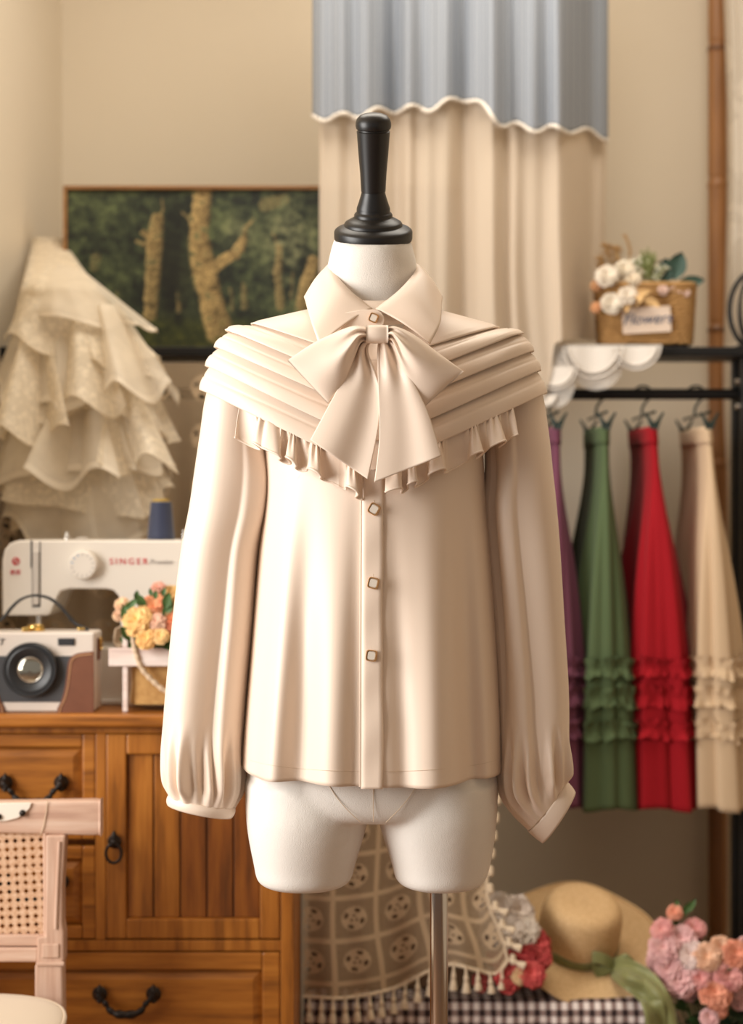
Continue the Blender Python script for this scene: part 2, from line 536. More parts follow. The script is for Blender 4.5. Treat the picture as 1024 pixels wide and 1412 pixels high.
def make_ruffle(x0, x1, seed, nf):
    b = MB()
    edge = []
    def top(px):
        # find th on curve 5 by x
        lo, hi = (-PI/2, 0) if px < 514 else (0, PI/2)
        for _ in range(40):
            mid = (lo+hi)/2; w = yoke_pt(4.97, mid)
            sx = 512+w.x*FP/(CAM_D+w.y)
            if sx < px: lo = mid
            else: hi = mid
        th = (lo+hi)/2
        return yoke_pt(4.97, th), yoke_n(4.97, th), (yoke_pt(4.97, th+.01)-yoke_pt(4.97, th-.01)).normalized()
    N = 260
    cache = [top(lerp(x0, x1, i/N)) for i in range(N+1)]
    def f(u, v):
        p, n, t = cache[min(N, int(round(u*N)))]
        ph = 2*PI*nf*u+1.5*math.sin(2*PI*1.7*u+seed)+.7*math.sin(2*PI*3.9*u+seed*2)
        amp = .62+1.1*abs(nz(u*4.3, seed))
        tan = .0062*amp*amp*v**.9*math.sin(2*ph+.4)+.002*v*math.sin(ph+1)
        out = .002+.013*v*(1-.3*v)+.0150*amp*v**.9*math.cos(ph)+.0026*(1-v)*math.sin(ph*4+2*math.sin(ph))*sm(0, .12, v)
        drop = .047*(.93+.1*nz(u*4, seed+3))
        h = Vector((n.x, n.y, 0)).normalized()
        return p+t*tan+h*out+Vector((0, 0, .004-drop*v+.0062*v*v*amp*math.cos(ph+.5)))
    b.grid(f, N, 18)
    b.tube([f(i/N, 1) for i in range(N+1)], .0011, 6)
    b.build('ruffle', M['satin'], blouse, smooth=180, solid=.0009)
make_ruffle(332, 499, 1.3, 4.6)
make_ruffle(533, 704, 4.1, 4.6)

# sleeves
def make_sleeve(rows, lobes, gath, seed):
    rows = [(ax, aq, bx, bq, df, db, cy) for (aq, ax, bq, bx, df, db, cy) in rows]
    b = MB()
    tab = [(i,)+r for i, r in enumerate(rows)]
    L = len(rows)-1
    def f(u, v):
        ax, aq, bx, bq, df, db, cy = interp(tab, v*L)
        an = 2*PI*u
        c, s = math.cos(an), math.sin(an)
        n = 2/2.1
        cc, ss = math.copysign(abs(c)**n, c), abs(s)**n
        k = 1.0
        qm = (aq+bq)/2
        for la, lw, am, sharp in lobes:
            d = (an-la+PI) % (2*PI)-PI
            k += interp(am, qm)*math.exp(-(d/(lw*.22 if d*sharp < 0 else lw))**2)
        # gathers above the cuff
        g = sm(gath-115, gath-6, qm)*(1-.5*sm(gath-4, gath+6, qm))
        k += g*.25*(math.sin(an*11+seed+2*math.sin(an*2+seed))*.6+.4*math.sin(an*19+seed*2))*(1-.7*sm(gath-22, gath, qm))
        k += .012*nz(an*1.4, seed, qm*.008)
        mx, mq = (ax+bx)/2, (aq+bq)/2
        x = mx+(bx-ax)/2*cc*(k if abs(c) < .9 else 1+(k-1)*.5)
        q = mq+(bq-aq)/2*cc
        y = cy+(-df if s > 0 else db)*ss*k
        return ((x-512)/1000, y, q2z(q))
    b.grid(f, 180, 160, cu=True)
    o = b.build('sleeve', M['satin'], blouse, smooth=180, solid=.0011)
    return o
def make_cuff(sl, A0, B0, A1, B1, df, cy):
    b = MB()
    def f(u, v):
        an = 2*PI*u; c, s = math.cos(an), math.sin(an)
        ax, aq, bx, bq = [lerp(p, q_, v) for p, q_ in zip(A0+B0, A1+B1)]
        k = 1+.05*math.sin(PI*v)
        return (((ax+bx)/2+(bx-ax)/2*c*k-512)/1000, cy-df*s*k, q2z((aq+bq)/2+(bq-aq)/2*c))
    b.grid(f, 64, 8, cu=True)
    b.build('cuff', M['satin'], sl, smooth=180, solid=.003)
sl = make_sleeve([(505, 300, 505, 372, .05, .05, .012), (545, 284, 545, 366, .056, .058, .008), (600, 276, 600, 366, .060, .062, .002), (650, 269, 655, 372, .060, .062, -.004), (700, 262, 705, 369, .058, .06, -.008),
     (760, 251, 765, 357, .056, .058, -.010), (850, 240, 855, 350, .056, .058, -.010), (950, 230, 955, 341, .058, .060, -.010), (1015, 226, 1025, 336, .058, .060, -.012), (1055, 227, 1062, 335, .054, .055, -.014), (1080, 231, 1092, 332, .047, .046, -.016), (1094, 236, 1110, 325, .039, .037, -.018)],
     [(math.radians(70), .5, [(560, 0), (680, -.10), (800, -.17), (1000, -.25), (1070, -.2), (1110, 0)], 1), (math.radians(118), .4, [(700, 0), (980, .03), (1060, .07), (1110, 0)], 0), (math.radians(35), .3, [(600, 0), (660, .1), (760, 0)], 0)],
     1100, .7)
make_cuff(sl, (236, 1093), (324, 1110), (234, 1106), (320, 1124), .038, -.018)
sr_ = make_sleeve([(505, 662, 505, 734, .05, .05, .012), (545, 668, 545, 748, .056, .058, .008), (600, 668, 600, 756, .06, .062, .002), (650, 668, 650, 761, .06, .062, -.002), (700, 662, 700, 766, .058, .06, -.006), (760, 666, 760, 770.5, .054, .056, -.008), (850, 676, 850, 776, .052, .054, -.008), (950, 684, 945, 782, .054, .055, -.008), (1025, 687, 1010, 783, .055, .055, -.010), (1065, 687, 1040, 783, .053, .053, -.012), (1095, 692, 1058, 782, .047, .046, -.014), (1120, 706, 1070, 780, .040, .038, -.016), (1141, 726, 1076, 776, .031, .029, -.018)],
     [(math.radians(96), .5, [(540, 0), (640, -.08), (800, -.15), (1000, -.2), (1080, -.14), (1110, 0)], -1), (math.radians(122), .3, [(560, 0), (700, .04), (1000, .08), (1080, .04), (1110, 0)], 0), (math.radians(152), .35, [(560, 0), (640, -.22), (760, -.3), (900, -.2), (1020, 0)], 0)],
     1100, 2.4)
make_cuff(sr_, (727, 1142), (777, 1074), (746, 1158), (790, 1090), .030, -.018)

# collar
def make_collar():
    keys = [((513, 425, -.094), (440, 476, -.122)), ((482, 401, -.080), (430, 447, -.104)), ((462, 379, -.052), (422, 417, -.06)), ((454, 366, -.018), (421, 408, -.008)), ((463, 361, .025), (436, 404, .055)), ((515, 357, .06), (515, 402, .1))]
    K = keys+[((1029-a[0], a[1], a[2]), (1029-o[0], o[1], o[2])) for a, o in reversed(keys[:-1])]
    K[-1] = ((518, 426, -.096), (593, 474, -.124))
    K[-2] = ((549, 402, -.082), (606, 447, -.106)); K[-3] = ((570, 379, -.052), (608, 419, -.06))
    n = 90
    cr = catmull([P(*a) for a, o in K], n); ou = catmull([P(*o) for a, o in K], n)
    cen = Vector((XC, 0, 0))
    b = MB()
    def f(u, v):
        i = int(round(u*n))
        p = cr[i].lerp(ou[i], v)
        h = Vector((p.x-XC, p.y, 0)).normalized()
        e = min(u, 1-u)
        fr = sm(.0, .05, -p.y)
        bul = (.0055*math.sin(PI*v**.6)*(.3+.7*sm(0, .12, e))+.003*(1-v))*fr
        roll = -.004*(1-sm(0, .08, v))
        return p+h*(bul+roll)+Vector((0, 0, .003*math.sin(PI*v)))
    b.grid(f, n, 20)
    b.build('collar', M['satin'], blouse, smooth=180, solid=.0022, bevel=0)
    # stand and the buttoned tab
    b = MB()
    def st(u, v):
        th = lerp(-PI*1.0, PI*1.0, u)
        c = math.cos(th)
        r = .074+.012*v
        q = lerp(425, 458, v) if True else 0
        rise = 42*(1-c)/2
        return (XC+r*math.sin(th), -.004-(r+.012)*c*(1 if c > 0 else .85), q2z(q-rise))
    b.grid(st, 80, 6)
    o = b.build('collar_stand', M['satin'], blouse, smooth=180, solid=.0018)
    b = MB()
    out = []
    for p in [(470, 432), (500, 427)]: out.append(P(p[0], p[1], -.104))
    for i in range(9):
        a = PI/2-PI*i/8
        out.append(P(514+16*math.cos(a), 440-15*math.sin(a)+1.5, -.104))
    for p in [(500, 457), (470, 462)]: out.append(P(p[0], p[1], -.104))
    b.prism([(p.x, p.z) for p in out], -.1055, -.1025)
    b.build('tab', M['satin'], o, smooth=30, bevel=.0008)
    button(515, 438.5, 0, 22, y=-.1062, s=.0062)
make_collar()

# bow
bow = thing('bow', '', 'bow', (XC, -.15, 1.43))
for k in ('label', 'category'): del bow[k]
attach(bow, blouse)
bow.matrix_parent_inverse = Matrix.Translation(-blouse.location)
def bowpart(mb, name, sub=0, solid=0):
    o = mb.build(name, M['satin'], None, smooth=180, solid=solid)
    o.parent = bow; o.matrix_parent_inverse = Matrix.Translation(-bow.location)
    return o
def bow_loop(top, bot, ybase, seed, puff):
    """a stuffed loop from the knot (first points) to its end fold"""
    n = 40
    T = catmull([(a, c, 0) for a, c in top], n); B = catmull([(a, c, 0) for a, c in bot], n)
    b = MB()
    def f(u, v):
        i = int(round(v*n)); s = v
        a = 2*PI*u
        h = .5-.5*math.cos(a) if False else (math.cos(a)*.5+.5)
        p = T[i].lerp(B[i], h)
        th = puff*math.sin(PI*min(1, .12+.88*s))**.7*abs(math.sin(a))**.8+.0022
        y = ybase(s)
        # pleats running out of the knot
        y += .0055*(1-sm(.1, .75, s))*math.cos(h*PI*5+seed)+.003*math.sin(h*7+seed)*math.sin(PI*s)
        y += -th if math.sin(a) > 0 else th*.6
        return P(p.x, p.y, y)
    o, U = b.grid(f, 72, n, cu=True)
    b.cap(o, U, 0); b.cap(o, U, n)
    bowpart(b, 'loop')
bow_loop([(507, 452), (490, 449), (467, 456), (430, 474), (396, 497)], [(507, 471), (497, 474), (487, 500), (474, 532), (452, 557)], lambda s: -.150-.004*s, .4, .021)
bow_loop([(533, 452), (545, 450), (570, 461), (605, 487), (639, 512)], [(533, 471), (541, 474), (553, 510), (567, 540), (584, 562)], lambda s: -.150-.004*s, 2.2, .021)
def bow_tail(L, R, seed, nf, yb):
    n = 60
    T = catmull([(a, c, 0) for a, c in L], n); B = catmull([(a, c, 0) for a, c in R], n)
    b = MB()
    def f(u, v):
        i = int(round(v*n)); p = T[i].lerp(B[i], u)
        am = .0075*(1-.86*sm(.12, .62, v))*sm(-.1, .12, v)
        y = yb(v, u)-am*math.cos(u*2*PI*nf+seed+v*1.2)-.006*math.sin(PI*u)*v-.0045*math.sin(u*PI*2+seed)*v
        return P(p.x, p.y, y)
    b.grid(f, 60, n)
    bowpart(b, 'tail', solid=.0032)
bow_tail([(508, 465), (488, 480), (474, 520), (452, 562), (428, 607)], [(514, 465), (506, 485), (522, 530), (522, 585), (507, 661)], .5, 1.6, lambda v, u: -.146-.008*sm(0, .3, v)-.006*v)
bow_tail([(524, 465), (521, 488), (521, 530), (523, 600), (516, 665)], [(532, 465), (548, 482), (570, 528), (590, 570), (608, 629)], 2.0, 1.6, lambda v, u: -.148-.009*sm(0, .3, v)-.006*v)
b = MB()
def kn(u, v):
    a = 2*PI*u
    s, c = math.sin(a), math.cos(a)
    hw = lerp(504.5, 535, v); k = 1+.03*math.sin(PI*v)
    p = P(hw, 461-12.2*k*math.copysign(abs(c)**.6, c), -.158)
    return Vector((p.x, -.158-.016*math.copysign(abs(s)**.7, s)*(.85+.15*math.sin(PI*v)), p.z))
o, U = b.grid(kn, 40, 8, cu=True); b.cap(o, U, 0); b.cap(o, U, 8)
bowpart(b, 'knot')
# ---------------------------------------------------------------- room
def quad_slab(name, pts, mat, label, cat, thick=.05, off=-1):
    b = MB(); b.add(pts, [(0, 1, 2, 3)])
    return struct(b.build(name, mat, smooth=0, solid=thick, off=off), label, cat)
XLW = -.69
b = MB(); b.span((XLW-.3, 1.6, 0), (2.3, 1.68, 2.75)); struct(b.build('wall_back', M['wall'], smooth=0), 'cream plaster wall behind the rack and painting', 'wall')
b = MB()
b.add([(XLW, 1.6, 0), (-.855, .36, 0), (-.93, .36, 0), (-.77, 1.6, 0), (XLW, 1.6, 2.75), (-.855, .36, 2.75), (-.93, .36, 2.75), (-.77, 1.6, 2.75)],
      [(3, 2, 1, 0), (4, 5, 6, 7), (0, 1, 5, 4), (1, 2, 6, 5), (2, 3, 7, 6), (3, 0, 4, 7)])
struct(b.build('wall_left', M['wall'], smooth=0), 'cream plaster wall on the left of the corner', 'wall')
b = MB(); b.span((-3.2, -4.2, -.05), (2.3, 1.68, 0)); struct(b.build('floor', M['floor'], smooth=0), 'brown board floor of the room', 'floor')
b = MB(); b.span((-3.2, -4.2, 2.75), (2.3, 1.68, 2.82)); struct(b.build('ceiling', M['wall'], smooth=0), 'cream ceiling above the room', 'ceiling')
b = MB(); b.span((2.3, -4.2, 0), (2.38, 1.68, 2.75)); struct(b.build('wall_right', M['wall'], smooth=0), 'cream plaster wall closing the room on the right', 'wall')

# ---------------------------------------------------------------- cabinet
M['slot'] = simple('shadow_gap_wood', sr(70, 36, 14), .6)
CF = .55           # front plane of the cabinet
def X(px, y): return (px-512)*(CAM_D+y)/FP
def Z(py, y): return EYE+(706-py)*(CAM_D+y)/FP
def iron_handle(name, pts_px, y, parent):
    """bail pull: two rosettes and a drooping bar"""
    b = MB()
    (x0, y0), (x1, y1), dip = pts_px
    a, c = P(x0, y0, y), P(x1, y1, y)
    for p in (a, c):
        b.lathe([(0, .0), (.011, 0), (.013, .003), (.009, .007), (.006, .014), (.004, .02), (0, .021)], Matrix.Translation(p) @ Matrix.Rotation(PI/2, 4, 'X'), 12)
        d = 1 if p is a else -1
        b.lathe([(0, -.016), (.006, -.012), (.004, -.004), (.006, .004), (.004, .012), (0, .018)], Matrix.Translation(p+Vector((0, -.006, 0))), 8)
    dz = dip*(CAM_D+y)/FP
    w = c.x-a.x
    off = Vector((0, -.016, 0))
    pts = [a+off, a+off+Vector((.06*w, 0, -.25*dz)), a+off+Vector((.13*w, 0, -.45*dz)), a+off+Vector((.2*w, 0, -.8*dz)), a+off+Vector((.32*w, -.002, -1.0*dz)), a+off+Vector((.5*w, -.003, -1.05*dz)),
           c+off+Vector((-.32*w, -.002, -1.0*dz)), c+off+Vector((-.2*w, 0, -.8*dz)), c+off+Vector((-.13*w, 0, -.45*dz)), c+off+Vector((-.06*w, 0, -.25*dz)), c+off]
    path = catmull(pts, 60)
    b.tube(path, [.0032+.0028*math.exp(-((i/60-.5)/.16)**2)+.0018*abs(math.sin(i/60*PI*8)) for i in range(61)], 8)
    return b.build(name, M['iron'], parent, smooth=50)
def framed(parent, name, x0, x1, z0, z1, y, fw, mat, pmat, recess=.008, gap=True, raised=False):
    """a frame-and-panel front; returns the part"""
    b = MB()
    b.span((x0, y, z0), (x0+fw, y+.022, z1)); b.span((x1-fw, y, z0), (x1, y+.022, z1))
    b.span((x0+fw, y, z1-fw), (x1-fw, y+.022, z1)); b.span((x0+fw, y, z0), (x1-fw, y+.022, z0+fw))
    f = b.build(name, mat, parent, smooth=0, bevel=.003)
    b = MB()
    xa, xb, za, zb = x0+fw, x1-fw, z0+fw, z1-fw
    yy = y+recess
    if raised:
        m = .016
        vs = [(xa, yy+.004, za), (xb, yy+.004, za), (xb, yy+.004, zb), (xa, yy+.004, zb), (xa+m, yy-.004, za+m), (xb-m, yy-.004, za+m), (xb-m, yy-.004, zb-m), (xa+m, yy-.004, zb-m)]
        b.add(vs, [(4, 5, 6, 7), (0, 1, 5, 4), (1, 2, 6, 5), (2, 3, 7, 6), (3, 0, 4, 7)])
        b.span((xa-.002, yy+.004, za-.002), (xb+.002, yy+.012, zb+.002))
    else:
        b.span((xa, yy, za), (xb, yy+.008, zb))
    b.build('panel', pmat, f, smooth=0)
    return f
def make_cabinet():
    y = CF
    x0, x1 = X(-58, y), X(405, y)
    t = thing('cabinet', 'honey wood cabinet with iron handles under the sewing machine', 'cabinet', ((x0+x1)/2, .75, 0))
    ztop = Z(985, y-.02)
    b = MB(); b.span((x0-.012, y-.022, ztop-.0225), (x1+.004, .89, ztop)); b.build('top', M['honey_h'], t, smooth=0, bevel=.006, seg=3)
    zc = ztop-.0225
    b = MB()
    xs = [x0, X(-48, y), X(132, y), X(145, y), X(386, y), x1]
    b.span((x0, y, .0), (x0+.02, .95, zc)); b.span((x1-.022, y, 0), (x1, .88, zc)); b.span((x0, .86, .04), (x1, .88, zc))
    b.span((x0, y+.002, zc-.012), (x1, y+.03, zc))
    zr1, zr2 = Z(1297, y), Z(1312, y)
    b.span((x0+.02, y+.002, zr2), (x1-.022, y+.3, zr1))
    b.span((xs[2]-.001, y+.002, zr1), (xs[3]+.001, y+.3, zc-.012))
    b.span((x0+.02, y+.004, .05), (x1-.022, y+.3, .075))
    b.span((x0+.02, y+.026, .075), (x1-.022, y+.03, zc-.012))
    b.build('carcass', M['honey'], t, smooth=0, bevel=.002)
    # mouldings and fronts
    zt = zc-.013
    d = framed(t, 'drawer', xs[1], xs[2]-.001, Z(1158, y), zt, y+.002, .022, M['honey_h'], M['honey_h'], raised=True)
    iron_handle('handle', [(8, 1079), (85, 1079), 24], y+.002, d)
    d = framed(t, 'drawer', xs[1], xs[2]-.001, zr1+.002, Z(1167, y), y+.002, .022, M['honey_h'], M['honey_h'], raised=True)
    iron_handle('handle', [(8, 1215), (85, 1215), 24], y+.002, d)
    d = framed(t, 'door', xs[3]+.001, xs[4], zr1+.002, zt, y+.002, .034, M['honey'], M['slot'], recess=.012)
    # boarded panel of the door
    n = 5
    xa, xb = xs[3]+.035, xs[4]-.034
    za, zb = zr1+.036, zt-.034
    for i in range(n):
        b = MB(); b.span((lerp(xa, xb, i/n)+.0012, y+.0105, za), (lerp(xa, xb, (i+1)/n)-.0012, y+.016, zb))
        b.build('board', M['honey_d'] if i >= 2 else M['honey'], d, smooth=0, bevel=.0015)
    b = MB()
    p = P(158, 1160, y)
    b.lathe([(0, 0), (.010, 0), (.012, .003), (.007, .007), (.005, .014), (0, .016)], Matrix.Translation(p) @ Matrix.Rotation(PI/2, 4, 'X'), 14)
    b.tube([p+Vector((.013*math.sin(a), -.012, -.016-.016*math.cos(a)-.002)) for a in [2*PI*k/28 for k in range(28)]], .0026, 8, closed=True)
    b.tube([p+Vector((0, -.006, .004)), p+Vector((0, -.008, .012)), p+Vector((0, -.006, .018))], [.006, .005, .002], 8)
    b.build('ring_handle', M['iron'], d, smooth=50)
    d = framed(t, 'drawer', xs[1], xs[4], .078, zr2-.002, y+.002, .03, M['honey_h'], M['honey_h'], raised=True)
    iron_handle('handle', [(138, 1370), (212, 1370), 24], y+.002, d)
    for xx in (x0+.03, x1-.03):
        for yy in (y+.03, .85):
            b = MB(); b.lathe([(.016, 0), (.02, .01), (.022, .05)], Matrix.Translation((xx, yy, 0)), 16); b.build('foot', M['honey'], t)
    return ztop
ZT = make_cabinet()

# ---------------------------------------------------------------- sewing machine
M['enamel'] = simple('white_enamel', sr(232, 224, 212), .3)
M['enamel_grey'] = simple('grey_plastic', sr(206, 198, 188), .4)
M['red_ink'] = simple('red_print', sr(206, 40, 52), .5)
M['grey_ink'] = simple('grey_print', sr(168, 160, 154), .5)
M['blue_ink'] = simple('blue_print', sr(70, 140, 190), .5)
M['dark_plastic'] = simple('dark_plastic', sr(40, 38, 38), .4)
M['chrome'] = simple('chrome', sr(220, 216, 210), .2, 1.0)
def make_machine():
    y = .68; y1 = .83
    t = thing('sewing_machine', 'white sewing machine with red lettering on the honey cabinet', 'sewing machine', (X(160, y), .75, ZT))
    def pp(l): return [(X(a, y), Z(c, y)) for a, c in l]
    zb = ZT
    out = [(3, 849), (3, 772), (6, 758), (14, 749), (26, 745), (296, 745), (308, 749), (313, 760), (313, 960), (313, 968), (0, 968), (-4, 964), (-4, 898), (0, 893), (166, 893), (166, 834), (164, 822), (156, 814), (146, 812), (96, 812), (84, 815), (79, 824), (71, 845), (66, 849)]
    pts = pp(out)
    pts = [(a, max(c, zb+.001)) for a, c in pts]
    b = MB(); b.prism(pts, y, y1)
    body = b.build('body', M['enamel'], t, smooth=30, bevel=.006, seg=4)
    b = MB(); b.span((X(-4, y), y-.012, zb), (X(313, y), y1+.01, zb+.010)); b.build('base', M['enamel_grey'], t, smooth=0, bevel=.003)
    # thread slots and take-up cover
    for (xa, xb, ya, yb, mt) in ((42.5, 44.5, 745, 783, 'dark_plastic'), (44, 45, 783, 838, 'grey_ink'), (54.5, 55.7, 747, 836, 'dark_plastic'), (46, 55, 834, 837, 'dark_plastic')):
        b = MB(); b.span((X(xa, y), y-.0015, Z(yb, y)), (X(xb, y), y+.002, Z(ya, y))); b.build('thread_slot', M[mt], body, smooth=0)
    b = MB(); b.span((X(46, y), y-.005, Z(834, y)), (X(54, y), y+.002, Z(760, y))); b.build('needle_cover', M['enamel_grey'], t, smooth=0, bevel=.002)
    b = MB(); b.span((X(45.5, y), y+.03, Z(872, y)), (X(52, y), y+.045, Z(846, y))); b.span((X(47.5, y), y+.035, Z(893, y)), (X(49.5, y), y+.04, Z(846, y)))
    b.build('presser_bar', M['chrome'], t, smooth=0, bevel=.001)
    # dial
    p = P(116, 779, y)
    m = Matrix.Translation(p) @ Matrix.Rotation(PI/2, 4, 'X')
    b = MB()
    r = .0248
    n = 60
    prof = [(r*1.0, 0), (r, .014), (r*.97, .018), (r*.9, .0195), (0, .0195)]
    vs, fs = [], []
    for rr, h in prof[:-1]:
        for k in range(n):
            kk = rr*(1+(.03*math.cos(k*PI) if h < .016 else 0))
            vs.append(m @ Vector((kk*math.cos(2*PI*k/n), kk*math.sin(2*PI*k/n), h)))
    for i in range(3):
        for k in range(n): fs.append((i*n+k, i*n+(k+1) % n, (i+1)*n+(k+1) % n, (i+1)*n+k))
    fs.append(tuple(range(3*n, 4*n)))
    b.add(vs, fs); d = b.build('dial', M['enamel'], t, smooth=35)
    for k in range(14):
        a = 2*PI*k/14+.2
        b = MB(); q = p+Vector((.0185*math.cos(a), -.0198, .0185*math.sin(a)))
        b.box(q, (.0042, .0006, .0014), Matrix.Rotation(-a, 3, 'Y'))
        b.build('dial_mark', M['blue_ink'] if 1.6 < a < 3.3 else M['grey_ink'], d, smooth=0)
    text('SINGER', 'lettering', P(177.5, 774.5, y)+Vector((0, -.0012, 0)), .0155, M['red_ink'], t, ext=.00025, spacing=1.4)
    text('Promise', 'lettering', P(222, 775, y)+Vector((0, -.0012, 0)), .0125, M['grey_ink'], t, ext=.0002, shear=.25)
    b = MB()
    q = P(22, 774, y)+Vector((0, -.0006, 0))
    b.tube([q+Vector((.0058*math.cos(a), 0, .0058*math.sin(a))) for a in [2*PI*k/28 for k in range(28)]], .0011, 6, closed=True)
    b.tube([q+Vector((.003*math.sin(a*1.0), 0, .0036*(1-a/PI))) for a in [2*PI*k/18 for k in range(19)]], .0012, 6)
    b.build('emblem', M['red_ink'], t, smooth=60)
    text('\u80dc\u5bb6', 'lettering', P(21.5, 789.5, y)+Vector((0, -.0012, 0)), .0092, M['red_ink'], t, ext=.0004)
    # thread guide and bobbin winder on the top
    zt = Z(745, y)
    b = MB(); b.lathe([(.007, 0), (.007, .006), (.004, .008), (.004, .013), (.006, .014), (0, .016)], Matrix.Translation((X(77, y)+.01, y+.06, zt)), 16); b.build('tension_post', M['chrome'], t, smooth=50)
    b = MB(); b.lathe([(.010, 0), (.012, .003), (.006, .005), (0, .005)], Matrix.Translation((X(97, y)+.01, y+.07, zt)), 16); b.build('bobbin_winder', M['enamel_grey'], t, smooth=50)
    b = MB(); b.lathe([(.0022, 0), (.0022, .0175), (0, .019)], Matrix.Translation((X(244, y)+.003, y+.08, zt)), 10); b.build('spool_pin', M['chrome'], t, smooth=50)
    # thread spool, a thing of its own
    yy = y+.075
    c = Vector((X(222, yy), yy, zt+.0005))
    s = thing('thread_spool', 'navy blue thread spool standing on top of the white sewing machine', 'spool', c)
    zh = Z(691, yy)-c.z
    b = MB()
    prof = [(0, 0), (.0245, 0)]
    for i in range(90):
        v = i/89
        prof.append((lerp(.0245, .0185, v)+.0004*(i % 2), .001+v*(zh-.003)))
    prof += [(.016, zh-.001), (.011, zh-.001)]
    b.lathe(prof, Matrix.Translation(c), 32); b.build('thread', cloth('navy_thread', sr(52, 58, 82), .6, 900, .3, .4), s, smooth=70)
    b = MB(); b.lathe([(.010, zh-.004), (.0155, zh-.001), (.0155, zh+.002), (.009, zh+.004), (.006, zh+.004), (.006, zh-.004)], Matrix.Translation(c), 24); b.build('cone_core', simple('yellow_cone', sr(178, 146, 60), .6), s)
make_machine()

# ---------------------------------------------------------------- camera shaped box
M['box_white'] = simple('off_white_leatherette', sr(218, 206, 194), .6, bmp=(700, .3, .0006))
M['box_grey'] = simple('charcoal_leatherette', sr(66, 66, 68), .65, bmp=(600, .5, .0008))
M['brown_leather'] = simple('brown_leather', sr(104, 62, 42), .42, var=(25, sr(130, 82, 58), .7), bmp=(260, .3, .0008))
M['stitch'] = simple('tan_stitch', sr(206, 160, 116), .7)
M['lens_black'] = simple('lens_black', sr(34, 35, 37), .4)
M['lens_glass'] = simple('mirror_glass', sr(170, 165, 150), .06, .85)
M['brass'] = simple('brass', sr(222, 186, 110), .2, 1.0)
def make_camera_box():
    y = .562; y1 = y+.085
    k = (CAM_D+y)/FP
    cx = X(43, y)
    t = thing('camera_box', 'off-white camera-shaped box bag with brown leather corners, on the cabinet by the flower crate', 'box bag', (cx, y+.04, ZT))
    z0, z1 = ZT+.0005, Z(872, y)
    xl, xr = X(-44, y), X(130, y)
    b = MB(); b.span((xl, y, z0), (xr, y1, z1)); body = b.build('body', M['box_white'], t, smooth=0, bevel=.004, seg=3)
    b = MB(); b.span((xl+.002, y-.0012, Z(968, y)), (xr-.002, y+.002, Z(904.5, y))); b.build('front_band', M['box_grey'], t, smooth=0)
    for sgn in (1, -1):
        b = MB()
        edge = [(78, 984), (80, 975), (85, 965), (89, 950), (92, 930), (94, 915), (98, 906), (106, 901), (118, 899), (129, 898)]
        if sgn < 0: edge = [(86-a, c) for a, c in edge]
        cp = catmull([(a, c, 0) for a, c in edge], 40)
        out = [(X(p.x, y), Z(p.y, y)) for p in cp]
        xe = X(129.5 if sgn > 0 else -43.5, y)
        out += [(xe, Z(898, y)), (xe, Z(984, y))]
        b.prism(out, y-.003, y+.001)
        lp = b.build('leather_corner', M['brown_leather'], t, smooth=30, bevel=.0008)
        b = MB()
        st = [P(p.x+(4 if sgn > 0 else -4)*(1-sm(.55, .9, i/40))+0, p.y+4*sm(.5, .8, i/40), y-.0036) for i, p in enumerate(cp)]
        for i in range(0, 39): b.tube([st[i], st[i].lerp(st[i+1], .7)], .0011, 5)
        b.build('stitching', M['stitch'], lp)
    # lens
    p = P(43, 923, y-.001)
    m = Matrix.Translation(p) @ Matrix.Rotation(PI/2, 4, 'X')
    b = MB()
    b.lathe([(.0455, 0), (.0455, .012), (.0435, .0145), (.041, .0145), (.0395, .0125), (.038, .0125), (.036, .0135), (.024, .0105), (.0222, .0085), (.021, .0085)], m, 56)
    ln = b.build('lens', M['lens_black'], t, smooth=40)
    b = MB(); b.lathe([(.0214, .008), (.018, .0095), (.010, .0108), (0, .0113)], m, 40); b.build('lens_glass', M['lens_glass'], ln, smooth=60)
    b = MB(); b.tube([m @ Vector((.0208*math.cos(a), .0208*math.sin(a), .0092)) for a in [2*PI*i/40 for i in range(40)]], .0008, 6, closed=True); b.build('lens_ring', M['chrome'], ln)
    b = MB(); b.span((X(80, y), y-.003, Z(890, y)), (X(103, y), y+.002, Z(880, y))); vf = b.build('viewfinder', M['lens_black'], t, smooth=0, bevel=.001)
    for i in range(3):
        b = MB(); zz = Z(882.5+i*2.6, y); b.span((X(82, y), y-.0038, zz-.0006), (X(101, y), y-.002, zz+.0004)); b.build('slat', M['box_grey'], vf, smooth=0)
    text('ST', 'lettering', P(-1, 885.5, y-.0012), .0155, M['lens_black'], t, ext=.0004, shear=.2)
    # brass clasp on the lid
    c = P(49, 869, y+.035); c.z = z1
    b = MB(); b.lathe([(.016, 0), (.016, .004), (.0145, .005), (.0145, .009), (.0125, .0115), (0, .0118)], Matrix.Translation(c), 28); b.build('clasp', M['brass'], t, smooth=40)
    b = MB(); b.box(c+Vector((-.012, -.018, .004)), (.014, .012, .008)); b.build('clasp_tongue', M['brass'], t, smooth=0, bevel=.002)
    # handle
    yc = y+.042
    pts = [P(a, c_, yc) for a, c_ in ((-30, 864), (-22, 860), (-8, 858), (4, 853), (16, 838), (30, 826), (48, 821), (66, 824), (80, 833), (92, 846), (102, 858), (110, 863), (122, 864))]
    pts[0].z = pts[-1].z = z1+.002
    pa = catmull(pts, 70)
    b = MB()
    b.grid(lambda u, v: pa[int(round(u*70))]+Vector((0, lerp(-.008, .008, v), 0)), 70, 4)
    b.build('handle', M['lens_black'], t, smooth=180, solid=.004)
    for xx in (-22, 113):
        q = P(xx, 862, yc); q.z = z1+.004
        b = MB(); b.box(q, (.012, .02, .005)); b.build('handle_ring', M['brass'], t, smooth=0, bevel=.001)
